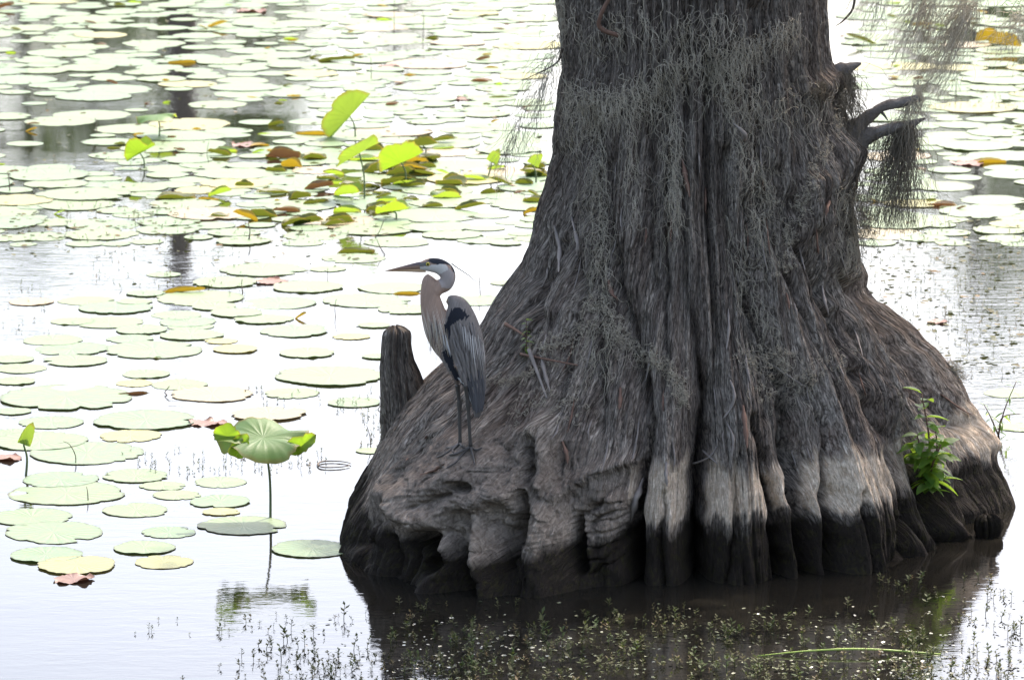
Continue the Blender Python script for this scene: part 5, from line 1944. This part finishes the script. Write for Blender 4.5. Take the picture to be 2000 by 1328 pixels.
gh = random.Random(3)
for s in (-1, 1):
    # wing coverts in overlapping rows
    for row, (y0, x0, x1, nn, L) in enumerate([(470, 525, 655, 7, 95), (540, 520, 690, 8, 100), (610, 530, 705, 8, 105), (680, 548, 712, 7, 110), (745, 578, 712, 6, 110)]):
        for k in range(nn):
            x = x0 + (x1 - x0) * (k + .5) / nn + gh.uniform(-4, 4)
            y = y0 + gh.uniform(-12, 12)
            sh = gh.uniform(.80, 1.15)
            dx = 22 + gh.uniform(-4, 4) - (x - 610) * .12
            feather('covert_feather', [(x, y), (x + dx * .5, y + L * .5), (x + dx, y + L)], 11, np.array([.190, .165, .147]) * sh, .0022, s, tipw=.35)
    # flight feathers folded to the tail
    for k in range(7):
        x = 604 + k * 14
        feather('flight_feather', [(x, 770 - k * 10), (x + 30 - k * 2.2, 860), (652 + k * 7.5, 955 + 6 * math.sin(k * 1.3) + (16 if k in (2, 3, 4) else 0))], 10, np.array([.088, .083, .084]) * gh.uniform(.85, 1.2), .0030, s, tipw=.4)
    # pale scapular plumes
    for k in range(17):
        x = 590 + k * 6.8 + gh.uniform(-3, 3)
        y = 490 + k * 4 + gh.uniform(-16, 16)
        L = gh.uniform(130, 215) * (1 if k > 4 else .75)
        b = .10 * L if k < 10 else .16 * L
        ex = min(x + b, 716 - .10 * max(0, y + L - 700))
        feather('scapular_plume', [(x, y), (x * .55 + ex * .45, y + L * .5), (ex, y + L)], gh.uniform(2.2, 3.6), np.array([.44, .405, .365]) * gh.uniform(.85, 1.2), .0052, s, tipw=.1)
    # breast plumes
    for k in range(20):
        x = 392 + k * 6.0 + gh.uniform(-3, 3)
        y = 440 + gh.uniform(-20, 60) + k * 2.4
        L = gh.uniform(85, 150)
        feather('breast_plume', [(x, y), (x + 7, y + L * .5), (x + 6 + k * .9, y + L)], gh.uniform(1.6, 3.2), np.array(gh.choice([(.52, .46, .38), (.62, .58, .52), (.10, .09, .085), (.42, .34, .25)])) * gh.uniform(.9, 1.1), .004, s, tipw=.1)
    # white-edged plumes at the breast side by the wing
    for k in range(6):
        x = 486 + k * 4
        feather('breast_plume', [(x, 520 + k * 12), (x + 10, 560 + k * 12), (x + 12, 615 + k * 8)], 2.2, (.60, .58, .55), .005, s, tipw=.1)
# loose breast plumes hanging clear of the body
for k in range(14):
    x, y = 385 + k * 6, 545 + k * 6 + gh.uniform(-8, 8)
    L = gh.uniform(60, 115)
    P = smooth_path([hp(x + 10, y - 20, gh.uniform(-.02, .02)), hp(x + 6, y + L * .4, 0), hp(x + gh.uniform(-6, 6), y + L, 0)], 8)
    V, Fc = tube(P, np.linspace(.0013, .0004, 8), 4, 0, 1, False)
    colored('breast_plume', V, Fc, (.50, .46, .40))
# long head plume
P = smooth_path([hp(525, 130), hp(560, 155), hp(620, 195), (hp(650, 220)), hp(676, 245)], 16)
V, Fc = tube(P, np.linspace(.0022, .0007, 16), 5, 0, 1, False)
colored('head_plume', V, Fc, (.03, .03, .035))


# legs and feet
def leg(hipx, hipy, jx_, jy_, fx6, fy6, dy, toes):
    f2 = surf(*h6(fx6, fy6))
    yf = f2[1] - .004
    f = at_y(*h6(fx6, fy6), yf)
    hpt = hp(hipx, hipy, dy)
    jt = at_y(*h6(jx_, jy_), YH * .5 + yf * .5 + dy * .5)
    P = smooth_path([hpt, hpt * .5 + jt * .5, jt, jt * .55 + f * .45, f], 30)
    k = np.linspace(0, 1, 30)
    r = np.interp(k, [0, .15, .42, .48, .54, .62, .95, 1], [.0105, .0082, .0074, .0098, .0098, .0072, .0068, .0086])
    V, Fc = tube(P, r, 12, .06)
    L_ = obj('leg', mesh_from('leg', V, Fc), M['leg'], heron)
    for tp in toes:
        pts = [f]
        for (tx, ty) in tp:
            e = surf(*h8(tx, ty), .005)
            pts.append(e)
        P = smooth_path(pts, 16)
        V, Fc = tube(P, np.interp(np.linspace(0, 1, 16), [0, .3, .55, .62, .9, 1], [.0062, .0045, .0052, .0042, .0036, .0008]), 8, .08)
        obj('toe', mesh_from('toe', V, Fc), M['leg'], L_)


leg(603, 812, 617, 915, 632, 1160, -.026, [[(330, 1150), (250, 1220), (165, 1290)], [(290, 1135), (190, 1165)], [(430, 1190), (458, 1268)], [(460, 1105), (530, 1100)]])
leg(557, 812, 569, 915, 573, 1140, .030, [[(230, 1090), (140, 1150), (60, 1205)], [(240, 1075), (160, 1100)], [(330, 1080), (390, 1092)], [(235, 1110), (238, 1145)]])

# ------------------------------------------------------------------ cypresses across the lake (they show as reflections)
def far_tree(seed):
    g = random.Random(seed)
    root = empty('far_cypress', (0, 0, 0))
    H = 17
    P = smooth_path([(0, 0, -.2), (g.uniform(-.2, .2), 0, H * .45), (g.uniform(-.5, .5), 0, H)], 12)
    V, Fc = tube(P, np.interp(np.linspace(0, 1, 12), [0, .1, .3, 1], [.75, .45, .32, .05]), 9, .15, seed)
    obj('trunk', mesh_from('trunk', V, Fc), M['fartrunk'], root)
    cs = []
    for k in range(16):
        z = g.uniform(5.5, H + .5)
        r = (1 - (z - 5) / (H - 3)) * 3.2 + .5
        a = g.uniform(0, 6.28)
        cs.append((r * math.cos(a) * g.uniform(.3, 1), r * math.sin(a) * g.uniform(.3, 1), z))
    V, Fq = leaf_cloud(cs, (.75, .75, .5), 2700, .26, seed)
    me = mesh_from('crown', V, Fq, False)
    vfloat(me, 'rad', np.zeros(len(V)))
    vfloat(me, 'vein', np.zeros(len(V)))
    obj('crown', me, M['needle'], root)
    return root


protos = [far_tree(71), far_tree(72)]
spots = [(-19.5, 95), (-11, 110), (-13.5, 112), (-9.0, 104), (-3.0, 125), (4.5, 118), (11, 108), (17, 122), (24, 112), (-27, 118), (7.9, 82), (10.2, 96), (31, 125), (-35, 110), (-8.1, 112), (-5.6, 108), (-6.6, 121), (-9.9, 124), (8.6, 101)]
for i, (x, y) in enumerate(spots):
    src = protos[i % 2]
    if i < 2:
        r = src
    else:
        r = src.copy()
        COL.objects.link(r)
        for ch in src.children:
            c = ch.copy()
            COL.objects.link(c)
            c.parent = r
    s = random.uniform(.60, .76)
    if i in (10, 11):
        s = .60
    r.location = (x, y, 0)
    r.rotation_euler = (0, 0, random.uniform(0, 6.28))
    r.scale = (s, s, s)
    tag(r, 'distant cypress across the lake seen only as a reflection', 'tree', 'cypresses across the lake')

# a broken snag nearer the bed: its reflection is the dark stripe beside the small drooping leaf
V, Fc = tube(smooth_path([(-4.25, 62, -.3), (-4.22, 62, 3), (-4.30, 62.05, 6.4)], 20), np.interp(np.linspace(0, 1, 20), [0, .15, 1], [.30, .20, .13]), 12, .2, 9)
tag(obj('dead_snag', mesh_from('dead_snag', V, Fc), M['fartrunk']), 'broken dead trunk across the lake seen as a dark stripe reflected between pads', 'tree')

# pads that lie next to something one can find are named after it
MARKS = [('the tall broad leaf on its stem', 528, 1012), ('the torn fan shaped leaf', 694, 268), ('the long stemmed jagged leaf', 712, 388), ('the bright lime folded leaf', 793, 362),
         ('the small drooping raised leaf', 310, 268), ('the small twisted lime leaf', 281, 330), ('the narrow rolled young leaf', 48, 928), ('the plump yellow rolled leaf', 612, 264),
         ('the long olive rolled leaf', 656, 120), ('the olive leaf heap', 342, 388), ('the dead stalk with a bud', 486, 470), ('the green boat shaped leaf', 438, 296),
         ('the dead stalk behind the heron', 938, 577), ('the V shaped dead stalk', 326, 772), ('the floating loop of dead stem', 645, 909), ('the rolled bright yellow leaf', 358, 571),
         ('the crumpled reddish brown pad', 143, 1132), ('the tall cypress knee', 785, 850), ('the lime curled leaf by dark water', 567, 78), ('the cream and yellow curled leaf', 425, 54),
         ('the brown edged curled leaf', 1842, 402), ('the pink and yellow folded leaf', 1935, 318), ('the tilted yellow leaf', 1932, 84), ('the pale curled brown edged leaf', 940, 160),
         ('the green strip of leaf', 976, 192), ('the slender arching plant', 1950, 850)]
pads_ = [o for o in bpy.data.objects if o.name.split('.')[0] == 'lotus_pad' and 'floating' in o.get('label', '')]
done = set()
for nm, px, py in MARKS:
    g = ground(px, py)
    near = sorted(((math.hypot(o.location.x - g[0], o.location.y - g[1]), o.name, o) for o in pads_ if o.name not in done), key=lambda q: q[:2])
    for k, (d, _, o) in enumerate(near[:2]):
        if d < 1.2:
            look = o['label'].split(' floating')[0]
            o['label'] = '%s lying %s to %s' % (look, ('closest', 'second closest')[k], nm)
            done.add(o.name)
